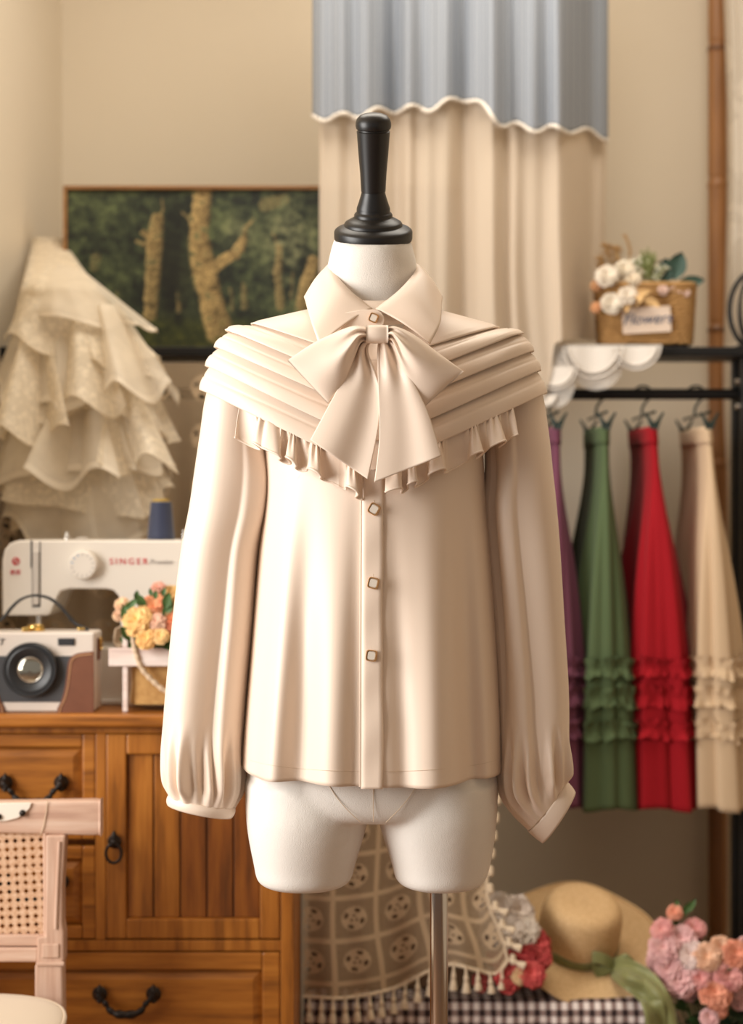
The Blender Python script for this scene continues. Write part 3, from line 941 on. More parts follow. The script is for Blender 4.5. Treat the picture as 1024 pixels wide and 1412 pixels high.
    b = MB(); b.span((xr, y+.03, Z(912, y)), (xr+.003, y+.055, Z(882, y))); b.build('side_tab', M['brown_leather'], t, smooth=0, bevel=.001)
    b = MB(); q = Vector((xr+.005, y+.042, Z(890, y))); b.tube([q+Vector((0, .009*math.cos(a), .011*math.sin(a))) for a in [2*PI*i/24 for i in range(24)]], .0018, 6, closed=True); b.build('side_ring', M['brass'], t)
make_camera_box()

# ---------------------------------------------------------------- flowers
def petal_flower(b, c, r, up, seed, layers=5, per=6, ruff=.25, openness=1.0):
    layers += 2; per += 1; r *= 1.12
    """blossom of curved overlapping petals, heading along up"""
    R = random.Random(seed)
    up = Vector(up).normalized()
    a = up.cross(Vector((0, 0, 1)))
    if a.length < .1: a = up.cross(Vector((1, 0, 0)))
    a.normalize(); e = up.cross(a)
    for l in range(layers):
        f = (l+.6)/layers
        el = lerp(1.35, .12, f**.8)*(2-openness)/1.0
        el = min(1.5, el)
        n = per+l if l else 4
        for k in range(n):
            ph = 2*PI*(k+.5*(l % 2))/n+R.uniform(-.25, .25)
            d = a*math.cos(ph)+e*math.sin(ph); tn = up.cross(d)
            L = r*lerp(.62, 1.05, f)*R.uniform(.88, 1.08); W = r*lerp(.38, .62, f)
            s = R.uniform(0, 99)
            def pt(u, v):
                w = (u*2-1)
                ee = el+.5*(1-v)-.55*v*v*f
                q = d*(L*v*math.cos(ee))+up*(L*v*math.sin(ee)*.75+.0)
                q = q+tn*(w*W*math.sin(PI*(.12+.62*v)))+up*(w*w*W*.35*v)
                q = q+(up*.6+d*.4)*(ruff*r*.4*v*nz(w*2.3+s, v*1.4, s))
                return c+q
            b.grid(pt, 4, 4)
def leaf(b, c, d, L, W, up=Vector((0, 0, 1)), curl=.2):
    d = Vector(d).normalized(); s = d.cross(up)
    if s.length < .05: s = d.cross(Vector((1, 0, 0)))
    s.normalize(); n = s.cross(d)
    def pt(u, v):
        w = u*2-1
        return Vector(c)+d*(L*v)+s*(w*W*.5*math.sin(PI*min(1, .06+.94*v))**.8)+n*(abs(w)*W*.18-curl*L*v*v)
    b.grid(pt, 4, 6)
def col(*c): return simple('petal_%d_%d_%d' % c, sr(*c), .75, sheen=.3)
PET = {}
def pet(a, b2=None):
    key = (a, b2)
    if key not in PET:
        PET[key] = simple('petals', sr(*a), .75, var=(70, sr(*(b2 or a)), .5), sheen=.2)
    return PET[key]
M['leaf'] = simple('green_leaf', sr(52, 84, 40), .55, var=(30, sr(84, 116, 58), .8))
M['leaf_dark'] = simple('dark_leaf', sr(34, 52, 36), .5, var=(30, sr(60, 82, 52), .8))
M['stem'] = simple('green_stem', sr(86, 110, 60), .6)

def make_crate():
    y = .572; y1 = y+.088
    xa, xb = X(173, y), X(316, y)
    t = thing('planter_crate', 'whitewashed slatted crate planter with rope handle and burlap lining beside the camera-shaped bag', 'planter', ((xa+xb)/2, (y+y1)/2, ZT))
    z0 = ZT+.0005
    pw = X(176.5, y)-X(169.5, y)
    for xx in (xa, xb):
        for yy in (y, y1):
            b = MB(); b.span((xx-pw/2, yy-pw/2, z0), (xx+pw/2, yy+pw/2, Z(864, y))); b.build('post', M['crate'], t, smooth=0, bevel=.0012)
    for (za, zb, ov, dep) in ((Z(918, y), Z(893, y), .027, .006), (Z(991, y), Z(983, y), 0, .004)):
        for yy, sg in ((y-pw/2, -1), (y1+pw/2, 1)):
            b = MB(); b.span((xa-ov, min(yy, yy+sg*dep), za), (xb+ov, max(yy, yy+sg*dep), zb)); b.build('rail', M['crate'], t, smooth=0, bevel=.0015)
        for xx in (xa, xb):
            b = MB(); b.span((xx-.003, y+pw/2, za), (xx+.003, y1-pw/2, zb)); b.build('rail', M['crate'], t, smooth=0, bevel=.001)
    # burlap bag
    b = MB()
    def f(u, v):
        a = 2*PI*u; n = 2/7
        c, s = math.cos(a), math.sin(a)
        k = 1-.03*math.sin(PI*v)+.015*nz(a*2, v*4)
        return ((xa+xb)/2+((xb-xa)/2-pw*.7)*k*math.copysign(abs(c)**n, c), (y+y1)/2+((y1-y)/2-pw*.55)*k*math.copysign(abs(s)**n, s), lerp(z0+.011, Z(896, y), v))
    o, U = b.grid(f, 80, 16, cu=True); b.cap(o, U, 0)
    b.build('burlap_liner', M['burlap'], t, smooth=180, solid=.002)
    # rope: looped over the near corner, drooping across the front
    for yy, off in ((y-.012, -1), (y1+.012, 1)):
        pts = [P(182, 868, y), P(185, 884, y), P(188, 898, y), P(196, 920, y), (P(212, 938, y)), P(232, 953, y), P(258, 956, y), P(282, 940, y), P(296, 900, y), P(300, 878, y)]
        pts = [Vector((p.x, yy, p.z)) for p in pts]
        pa = catmull(pts, 90)
        b = MB(); b.tube(pa, [.0042+.0007*math.sin(i*1.4) for i in range(91)], 8); b.build('rope_handle', M['rope'], t, smooth=80)
    b = MB()
    q = P(163, 872, y+.02)
    for k in range(7): b.tube([P(167, 864, y+.05), P(162+k*1.2-3, 868+k, y+.03+.004*k), P(160+k*1.4-3, 886+(k % 3)*3, y+.03+.004*k), P(166, 892, y+.03)], .0018, 5)
    b.build('rope_knot', M['rope'], t)
    bq = thing('flower_bouquet', 'bunch of peach and coral carnations in the whitewashed crate planter', 'bouquet', ((xa+xb)/2, (y+y1)/2, ZT+.02))
    yc = (y+y1)/2
    fl = [(190, 856, -.055, .021, (246, 196, 120), (250, 214, 150)), (213, 840, -.03, .022, (232, 140, 104), (244, 180, 130)), (203, 881, -.07, .015, (248, 206, 132), (240, 186, 116)), (216, 858, -.06, .013, (226, 172, 148), (240, 206, 176)), (234, 821, .0, .015, (244, 208, 140), (236, 190, 120)), (238, 859, -.05, .019, (222, 116, 88), (240, 166, 118)), (218, 811, -.01, .010, (228, 156, 140), (236, 190, 160)), (168, 833, -.02, .010, (232, 170, 140), (240, 214, 168)), (164, 848, -.02, .009, (240, 210, 170), (232, 180, 150)), (258, 838, 0, .02, (246, 190, 120), (250, 210, 150)), (262, 866, -.03, .019, (236, 150, 110), (246, 190, 140)), (288, 850, 0, .02, (244, 170, 120), (248, 200, 150)), (222, 878, -.075, .011, (246, 196, 120), (240, 214, 160)), (216, 875, -.07, .010, (238, 180, 120), (244, 200, 140))]
    root = Vector(((xa+xb)/2, yc, ZT+.06))
    for i, (px, py, dy, r, c1, c2) in enumerate(fl):
        p = P(px, py, yc+dy)
        b = MB(); petal_flower(b, p, r*1.12, (p-root).normalized()*.5+Vector((0, -.85, .3)), i*7+1, 5, 7, .55)
        f = b.build('flower', pet(c1, c2), bq, smooth=180)
        b = MB(); b.tube(catmull([p, p.lerp(root, .5)+Vector((0, .012, 0)), root], 10), .0014, 5); b.build('stem', M['stem'], f)
    R = random.Random(3)
    for i, (px, py, dx, dz, L) in enumerate([(209, 822, -.2, 1, .014), (224, 822, .3, 1, .016), (214, 826, .1, 1, .016), (173, 845, .4, .8, .022), (188, 828, .1, 1, .018), (178, 838, .5, .6, .02), (230, 882, .6, -.2, .045), (222, 888, .9, .1, .05), (240, 880, .3, -.3, .04), (210, 892, .8, .1, .05), (228, 838, .2, .7, .03), (176, 858, -.2, .8, .03), (200, 838, -.5, .8, .03), (248, 850, .5, .8, .035), (226, 850, .4, .8, .03), (240, 888, .6, .2, .05), (195, 890, -.6, .2, .04), (270, 888, .6, .2, .05), (180, 882, -.3, .5, .03)]):
        b = MB(); p = P(px, py, yc-.03-.03*R.random()); leaf(b, p, (dx, R.uniform(-.4, .1), dz), L, L*.55, Vector((0, -1, .3)))
        b.build('leaf', M['leaf'], bq, smooth=180)
make_crate()
# ---------------------------------------------------------------- clothes rack
YR = 1.25
def make_rack():
    zs = Z(478, 1.18)
    xl, xr = X(22, YR), X(1023, YR)
    t = thing('clothes_rack', 'black metal clothes rack with a narrow top shelf and a rail for skirts', 'rack', ((xl+xr)/2, YR, 0))
    b = MB(); b.span((xl-.02, 1.18, zs-.019), (X(1110, YR), 1.335, zs)); b.build('shelf', M['black_metal'], t, smooth=0, bevel=.002)
    zr = Z(543.5, YR)
    b = MB(); b.tube([(xl, YR, zr), (xr, YR, zr)], .0112, 20); b.build('rail', M['black_metal'], t, smooth=60)
    for xx in (xl, xr+.004):
        for yy in (1.215, 1.31):
            b = MB(); b.span((xx-.014, yy-.014, .0), (xx+.014, yy+.014, zs-.018)); b.build('post', M['black_metal'], t, smooth=0, bevel=.003)
    b = MB(); b.span((xl, 1.3, .09), (xr, 1.32, .11)); b.build('crossbar', M['black_metal'], t, smooth=0, bevel=.002)
    for xx in (xl, xr+.004):
        b = MB(); b.span((xx-.01, 1.215, zr-.012), (xx+.01, 1.31, zr+.012)); b.build('rail_bracket', M['black_metal'], t, smooth=0, bevel=.003)
    for py in (525, 560):
        b = MB(); p = P(1006, py, 1.2)
        b.lathe([(.004, 0), (.004, .004), (.007, .005), (.007, .010), (0, .012)], Matrix.Translation((xr-.010, 1.215, p.z)) @ Matrix.Rotation(-PI/2, 4, 'Y'), 14)
        b.build('bolt', M['chrome'], t)
    return zs, zr
ZS, ZR = make_rack()

# ---------------------------------------------------------------- hanging skirts
M['hanger'] = simple('green_black_wire', sr(26, 42, 36), .4, .3)
def make_skirt(kind, cx0, cx1, w0, w1, colour, dark, lab, labh, seed, rot=0.0, split=0.0):
    """cx0/w0 pixel middle and width of the front at the waist, cx1/w1 at the hem"""
    yf, yb = 1.09, 1.41
    ztop = Z(588, yf); zbot = Z(1117, yf)
    t = thing('skirt', lab, 'skirt', (X(cx0, 1.25), 1.25, zbot), 'ruffled cotton skirts clipped on the rack rail')
    mt = cloth('%s_cotton' % kind, sr(*colour), .85, 500, .4, .05, spec=.15)
    xc0, xc1 = X(cx0, yf), X(cx1, yf)
    k0 = (CAM_D+yf)/FP
    def shape(a, v, off=0.0):
        hw = interp([(0, w0/2*k0), (.12, w0/2*k0*1.08), (.35, lerp(w0, w1, .42)/2*k0), (.7, lerp(w0, w1, .82)/2*k0), (1, w1/2*k0)], v)
        hd = interp([(0, .150), (.3, .17), (1, .185)], v)
        c, s = math.cos(a), math.sin(a)
        fo = (.13*math.sin(a*7+seed)+.13*math.sin(a*11+seed*2.3)+.07*math.sin(a*17+seed))*sm(.03, .5, v)
        fo -= split*math.exp(-((((a-(1.5*PI+.12)+PI) % (2*PI))-PI)/.16)**2)*sm(.3, .9, v)
        n = 2/2.6
        x = hw*math.copysign(abs(c)**n, c)*(1+fo*1.3)+off*c
        y = hd*math.copysign(abs(s)**n, s)*(1+fo*.28)+off*s
        y += .02*fo
        x += rot*v*s*.0
        return x, y
    def pt(a, v, off=0.0):
        x, y = shape(a, v, off)
        return Vector((lerp(xc0, xc1, v**.8)+x, (yf+yb)/2+y+.012*v, lerp(ztop, zbot, v)+.004*math.sin(a*5+seed)*v))
    b = MB(); b.grid(lambda u, v: pt(2*PI*u, v), 160, 70, cu=True)
    b.build('skirt_cloth', mt, t, smooth=180, solid=.0016)
    b = MB(); b.grid(lambda u, v: pt(2*PI*u, v*.045, .0022), 80, 5, cu=True)
    b.build('waistband', mt, t, smooth=180, solid=.002)
    for i, (pa, pb) in enumerate(((907, 934), (946, 975), (993, 1019))):
        va, vb = (Z(pa, yf)-ztop)/(zbot-ztop), (Z(pb, yf)-ztop)/(zbot-ztop)
        b = MB()
        def rf(u, v):
            a = 2*PI*u
            e = 1.0-abs(v*2-1)
            w = nz(u*70, v*2.0+i*9, seed)
            o = .004+.010*(abs(v*2-1))*(.55+w)+.002*w
            vv = lerp(va, vb, v)+.012*nz(u*45, i*5, seed+v)*abs(v*2-1)
            p = pt(a+.02*nz(u*60, v*3, seed+2), vv, o)
            return p
        b.grid(rf, 420, 8, cu=True)
        b.build('ruffle', mt, t, smooth=180)
    # the hanger, seen end-on
    h = thing('clip_hanger', labh, 'hanger', (xc0, YR, ztop), 'clip hangers on the rack rail')
    b = MB()
    zb = ztop+.028
    b.tube([(xc0, yf-.01, zb), (xc0, yb-.02, zb)], .003, 8); b.build('bar', M['hanger'], h)
    b = MB()
    pts = [Vector((xc0, YR, zb)), Vector((xc0+.001, YR, zb+.018)), Vector((xc0+.012, YR, zb+.034)), Vector((xc0+.018, YR, ZR-.006)), Vector((xc0+.014, YR, ZR+.012)), Vector((xc0, YR, ZR+.0162)), Vector((xc0-.012, YR, ZR+.010)), Vector((xc0-.016, YR, ZR-.002))]
    b.tube(catmull(pts, 40), .0026, 8); b.build('hook', M['hanger'], h)
    for yy in (yf-.008, yb-.03):
        b = MB()
        for s in (-1, 1):
            b.tube([(xc0+s*.003, yy, ztop-.006), (xc0+s*.006, yy, ztop+.006), (xc0+s*.009, yy, ztop+.012), (xc0+s*.018, yy, ztop+.027)], [.004, .005, .0035, .002], 8)
        b.tube([(xc0-.008, yy, ztop+.004), (xc0+.008, yy, ztop+.004)], .0045, 8)
        b.build('clip', M['hanger'], h)
make_skirt('plum', 768, 770, 17, 94, (118, 70, 90), None, 'plum purple skirt on the rack, half hidden behind the right sleeve', 'dark green clip hanger holding the plum skirt', 1.0)
make_skirt('green', 835, 837, 19, 98, (86, 102, 70), None, 'moss green skirt with three ruffle bands hanging on the rack', 'dark green clip hanger holding the moss green skirt', 2.4)
make_skirt('red', 901, 923, 20, 118, (156, 22, 32), None, 'bright red skirt with three ruffle bands hanging on the rack', 'dark green clip hanger holding the red skirt', 4.4, split=.55)
make_skirt('beige', 977, 1000, 19, 100, (206, 180, 148), None, 'beige skirt with three ruffle bands at the rack end by the post', 'dark green clip hanger holding the beige skirt', 5.3)

# ---------------------------------------------------------------- painting
def make_painting():
    y = 1.30
    x0, x1, z0, z1 = X(88, y), X(634, y), ZS+.001, Z(257, y)
    t = thing('painting', 'forest painting in a thin wooden frame standing on the black shelf', 'painting', ((x0+x1)/2, y, z0))
    fw = .008
    b = MB()
    b.span((x0, y-.012, z0), (x0+fw, y+.014, z1)); b.span((x1-fw, y-.012, z0), (x1, y+.014, z1))
    b.span((x0+fw, y-.012, z1-fw), (x1-fw, y+.014, z1)); b.span((x0+fw, y-.012, z0), (x1-fw, y+.014, z0+fw))
    b.build('frame', wood('frame_wood', sr(118, 82, 44), sr(150, 106, 62), sr(170, 126, 78), .45, 0, 8), t, smooth=0, bevel=.0012)
    W, H = 380, 150
    b = MB()
    def pix(u, v): return lerp(88, 634, u), lerp(478, 257, v)
    b.grid(lambda u, v: Vector((lerp(x0+.004, x1-.004, u), y-.004-.0, lerp(z0+.004, z1-.004, v))), W, H)
    def seg(px, py, pts):
        """distance from a stroke of (x, y, half width): (signed offset, inside)"""
        best = None
        for (ax, ay, aw), (bx, by, bw) in zip(pts, pts[1:]):
            dx, dy = bx-ax, by-ay
            t_ = max(0, min(1, ((px-ax)*dx+(py-ay)*dy)/(dx*dx+dy*dy)))
            w = lerp(aw, bw, t_); ox, oy = px-ax-dx*t_, py-ay-dy*t_
            d = math.hypot(ox, oy)/w
            if best is None or d < best[0]: best = (d, ox/w)
        return best
    trunks = [([(216, 300, 9), (212, 330, 12), (210, 370, 11), (206, 430, 10)], .85), ([(196, 318, 4), (205, 324, 6), (214, 332, 8)], .85),
              ([(279, 262, 13), (273, 320, 14), (280, 368, 18), (290, 410, 17), (302, 452, 20), (318, 462, 10)], 1.0), ([(290, 370, 9), (308, 356, 8), (326, 346, 8), (334, 330, 7)], 1.0),
              ([(386, 335, 4), (383, 375, 6), (387, 420, 6)], .7), ([(432, 358, 9), (424, 392, 11), (416, 425, 9)], .9), ([(245, 400, 3), (246, 425, 4)], .6), ([(336, 390, 4), (337, 420, 5)], .55), ([(366, 280, 10), (392, 272, 8)], .45),
              ([(505, 270, 10), (500, 350, 14), (505, 440, 18)], .8), ([(580, 290, 8), (586, 440, 13)], .8), ([(131, 352, 7), (128, 366, 6)], .4), ([(212, 345, 4), (198, 334, 3), (186, 330, 2)], .8), ([(216, 305, 3), (224, 286, 2), (222, 272, 1.5)], .7), ([(280, 330, 4), (262, 300, 3), (250, 290, 2)], .6), ([(334, 332, 4), (338, 312, 2.5), (350, 300, 1.5)], .8), ([(384, 340, 2), (376, 318, 1.5)], .6), ([(160, 400, 2.5), (162, 428, 3)], .4), ([(318, 395, 2), (320, 424, 2.5)], .5), ([(404, 372, 2), (402, 410, 2.5)], .5)]
    for (X0, Y0, Z0), (u, v) in zip(b.v, b.uv):
        px, py = pix(u, v)
        n1 = noise.fractal(Vector((px*.018, py*.02, 0)), 1, 2, 5)*.6; n2 = noise.fractal(Vector((px*.075, py*.085, 4)), .8, 2, 4)*.5; n3 = nz(px*.3, py*.35, 9)
        lf = max(0, min(1, .34+.75*n1+.75*n2+.25*n3))
        c = [lerp(a_, b_, lf) for a_, b_ in zip((20, 28, 20), (118, 130, 82))]
        # distant light between the trees
        sk = max(0, math.exp(-((px-402)/34)**2-((py-330)/55)**2)*.95+math.exp(-((px-330)/24)**2-((py-318)/26)**2)*.6)*max(0, .45+1.1*n2+.5*n1)
        c = [lerp(a_, b_, min(1, sk)) for a_, b_ in zip(c, (178, 174, 132))]
        dk = math.exp(-((px-236)/26)**2-((py-380)/70)**2)*.75
        c = [a_*(1-dk) for a_ in c]
        g = sm(425, 452, py+8*n1)
        gc = [lerp(a_, b_, max(0, min(1, .35+n2+.35*n3))) for a_, b_ in zip((34, 42, 18), (98, 100, 38))]
        c = [lerp(a_, b_, g) for a_, b_ in zip(c, gc)]
        for pts, st in trunks:
            d, o = seg(px+5*n2, py, pts)
            if d < 1.15:
                k = sm(1.15, .8, d)*st*(1-.8*sm(.12, .34, n2+.35*n1))
                bark = max(0, min(1, .62-.36*o*abs(o)+.9*n2+.5*n3))
                tc = [lerp(a_, b_, bark) for a_, b_ in zip((66, 54, 28), (216, 184, 122))]
                c = [lerp(a_, b_, k) for a_, b_ in zip(c, tc)]
        b.col.append(sr(*[max(0, min(255, x)) for x in c])[:3])
    m, nt, bs = newmat('oil_paint')
    at = nt.nodes.new('ShaderNodeAttribute'); at.attribute_name = 'paint'
    nt.links.new(at.outputs['Color'], bs.inputs['Base Color']); bs.inputs['Roughness'].default_value = .55
    bump(nt, bs, noisetex(nt, 180, 3), .3, .0008)
    b.build('canvas', m, t, smooth=180, solid=.006, off=-1)
make_painting()

# ---------------------------------------------------------------- curtain with a short blue layer
def make_curtain():
    t = thing('curtain', 'two-layer cafe curtain with a short blue striped layer over long sheer beige cloth', 'curtain', (X(640, 1.2), 1.2, 1.5))
    m, nt, bs = newmat('sheer_linen')
    bs.inputs['Base Color'].default_value = sr(226, 210, 190); bs.inputs['Roughness'].default_value = .9; bs.inputs['Specular IOR Level'].default_value = .1
    tl = nt.nodes.new('ShaderNodeBsdfTranslucent'); tl.inputs[0].default_value = sr(226, 208, 186)
    tr = nt.nodes.new('ShaderNodeBsdfTransparent')
    x1 = nt.nodes.new('ShaderNodeMixShader'); x1.inputs[0].default_value = .25
    x2 = nt.nodes.new('ShaderNodeMixShader'); x2.inputs[0].default_value = .10
    nt.links.new(bs.outputs[0], x1.inputs[1]); nt.links.new(tl.outputs[0], x1.inputs[2]); nt.links.new(x1.outputs[0], x2.inputs[1]); nt.links.new(tr.outputs[0], x2.inputs[2]); nt.links.new(x2.outputs[0], nt.nodes['Material Output'].inputs[0])
    bump(nt, bs, noisetex(nt, 500, 3), .3, .0008)
    def ybase(px): return 1.13+.24*sm(750, 830, px)
    def folds(px, v, sg):
        return (.016*math.sin(px*.062+.6*math.sin(px*.02)+sg)+.012*math.sin(px*.117+1.3+sg+v*1.1)+.006*math.sin(px*.21+sg*2))
    ztop = 2.42
    def sheer(u, v):
        px = lerp(440, 838, u)
        # the right part ends at the shelf, the middle hangs in front of it
        bot = interp([(440, 470), (560, 520), (660, 545), (742, 548), (750, 520), (757, 474), (838, 472)], px)
        y = ybase(px)+folds(px, v, 0)*lerp(.5, 1.2, v)
        zb = Z(bot, y)
        z = lerp(ztop, zb, v)
        wx = px+lerp(0, 6*math.sin(px*.05), v)+12*sm(.72, 1, v)*sm(640, 730, px)*(1-sm(745, 780, px))*.8
        return Vector((X(wx, y), y, z))
    b = MB(); b.grid(sheer, 220, 90); b.build('sheer_panel', m, t, smooth=180)
    m, nt, bs = newmat('blue_striped_cotton')
    u, v_ = uvxy(nt)
    st = (u*46).fr(); st2 = (u*230).fr()
    ln = (st.lt(.10) + (st-.26).abs().lt(.03) + (st-.62).abs().lt(.025)).mn(1)
    c = mixc(nt, ln*.65, sr(152, 157, 164), sr(104, 111, 124))
    nt.links.new(c, bs.inputs['Base Color']); bs.inputs['Roughness'].default_value = .9; bs.inputs['Specular IOR Level'].default_value = .1
    bump(nt, bs, noisetex(nt, 600, 2), .3, .0006)
    def short(u, v):
        px = lerp(431, 838, u)
        bot = interp([(431, 160), (470, 160), (515, 153), (550, 150), (600, 146), (640, 134), (668, 148), (690, 168), (740, 176), (790, 178), (838, 188)], px)+5*math.sin(px*.13)
        y = ybase(px)-.034+folds(px, .3, 0)*lerp(.7, 1.25, v)+.008*math.sin(px*.15+2)*v
        return Vector((X(px, y), y, lerp(ztop, Z(bot, y), v)))
    b = MB(); b.grid(short, 220, 50)
    bl = b.build('short_layer', m, t, smooth=180, solid=.0012)
    # frayed white edge
    b = MB()
    pts = [short(i/300, 1)+Vector((0, 0, -.002)) for i in range(301)]
    b.tube(pts, [.0042+.0022*nz(i*1.7, 3) for i in range(301)], 6)
    b.build('frayed_edge', cloth('frayed_white', sr(232, 222, 208), .95, 500, 1, .3), bl, smooth=180)
    b = MB(); b.tube([(X(425, 1.2), 1.2, ztop), (X(846, 1.2), 1.26, ztop)], .009, 16); b.build('curtain_rod', simple('rod_wood', sr(150, 110, 70), .5), t)
    for px in (433, 838):
        b = MB(); b.tube([(X(px, 1.2), 1.21, ztop), (X(px, 1.2), 1.6, ztop)], .006, 12); b.build('rod_bracket', M['black_metal'], t)
make_curtain()

# ---------------------------------------------------------------- lace
def lace_mat(name, colr, fn, rough=.9, transl=.2, net=None):
    """fn(u, v) gives cover 0..1 as a shader value"""
    m, nt, bs = newmat(name)
    bs.inputs['Base Color'].default_value = colr; bs.inputs['Roughness'].default_value = rough; bs.inputs['Specular IOR Level'].default_value = .1
    u, v = uvxy(nt)
    a = fn(u, v)
    if net: nt.links.new(mixc(nt, a.pw(3), net, colr), bs.inputs['Base Color'])
    tr = nt.nodes.new('ShaderNodeBsdfTransparent'); x = nt.nodes.new('ShaderNodeMixShader')
    nt.links.new(a.k, x.inputs[0]); nt.links.new(tr.outputs[0], x.inputs[1])
    if transl:
        tl = nt.nodes.new('ShaderNodeBsdfTranslucent'); tl.inputs[0].default_value = colr
        y = nt.nodes.new('ShaderNodeMixShader'); y.inputs[0].default_value = transl
        nt.links.new(bs.outputs[0], y.inputs[1]); nt.links.new(tl.outputs[0], y.inputs[2]); nt.links.new(y.outputs[0], x.inputs[2])
    else: nt.links.new(bs.outputs[0], x.inputs[2])
    nt.links.new(x.outputs[0], nt.nodes['Material Output'].inputs[0])
    bump(nt, bs, a, .5, .001)
    return m
def motif(u, v, cell, net, full, edge=.44):
    """crochet squares: a round flower with eight eyelets in a fine net, solid bands between; u, v in metres"""
    a, c = (u/cell).fr()-.5, (v/cell).fr()-.5
    r = (a*a+c*c).pw(.5)
    ang = E.m('ARCTAN2', c, a)
    band = a.abs().mx(c.abs()).gt(edge)
    eye = (r-.2).abs().lt(.045)*((ang*4).sin()).gt(.25)
    core = (r-.07).abs().lt(.025)*((ang*3).sin()).gt(.2)
    disc = r.lt(.29)
    mesh = ((u/net*6.283).sin()*(v/net*6.283).sin()).abs().gt(full)
    cover = (1-mesh*.6).mx(disc).mx(band)
    return cover*(1-eye.mx(core)*.85)
def make_lace_panel():
    y = 1.165
    m = lace_mat('beige_lace', sr(206, 184, 154), lambda u, v: motif(u, v, .105, .007, .25, .6), net=sr(112, 92, 70), transl=.1)
    b = MB()
    z0 = Z(925, y)
    def f(u, v):
        px = lerp(-30, 330, u)
        yy = y-.006+.014*math.sin(px*.06)*v+.010*math.sin(px*.13+1)*v-.004*v
        return Vector((X(px, y), yy-.012, lerp(Z(501, y-.02), z0, v)))
    b.grid(f, 120, 60, uvf=lambda u, v: (u*.54, v*.66))
    b2 = b.build('lace_drape', m, smooth=180)
    tag(b2, 'beige eyelet lace drape hanging from the shelf behind the sewing machine', 'lace drape')
make_lace_panel()

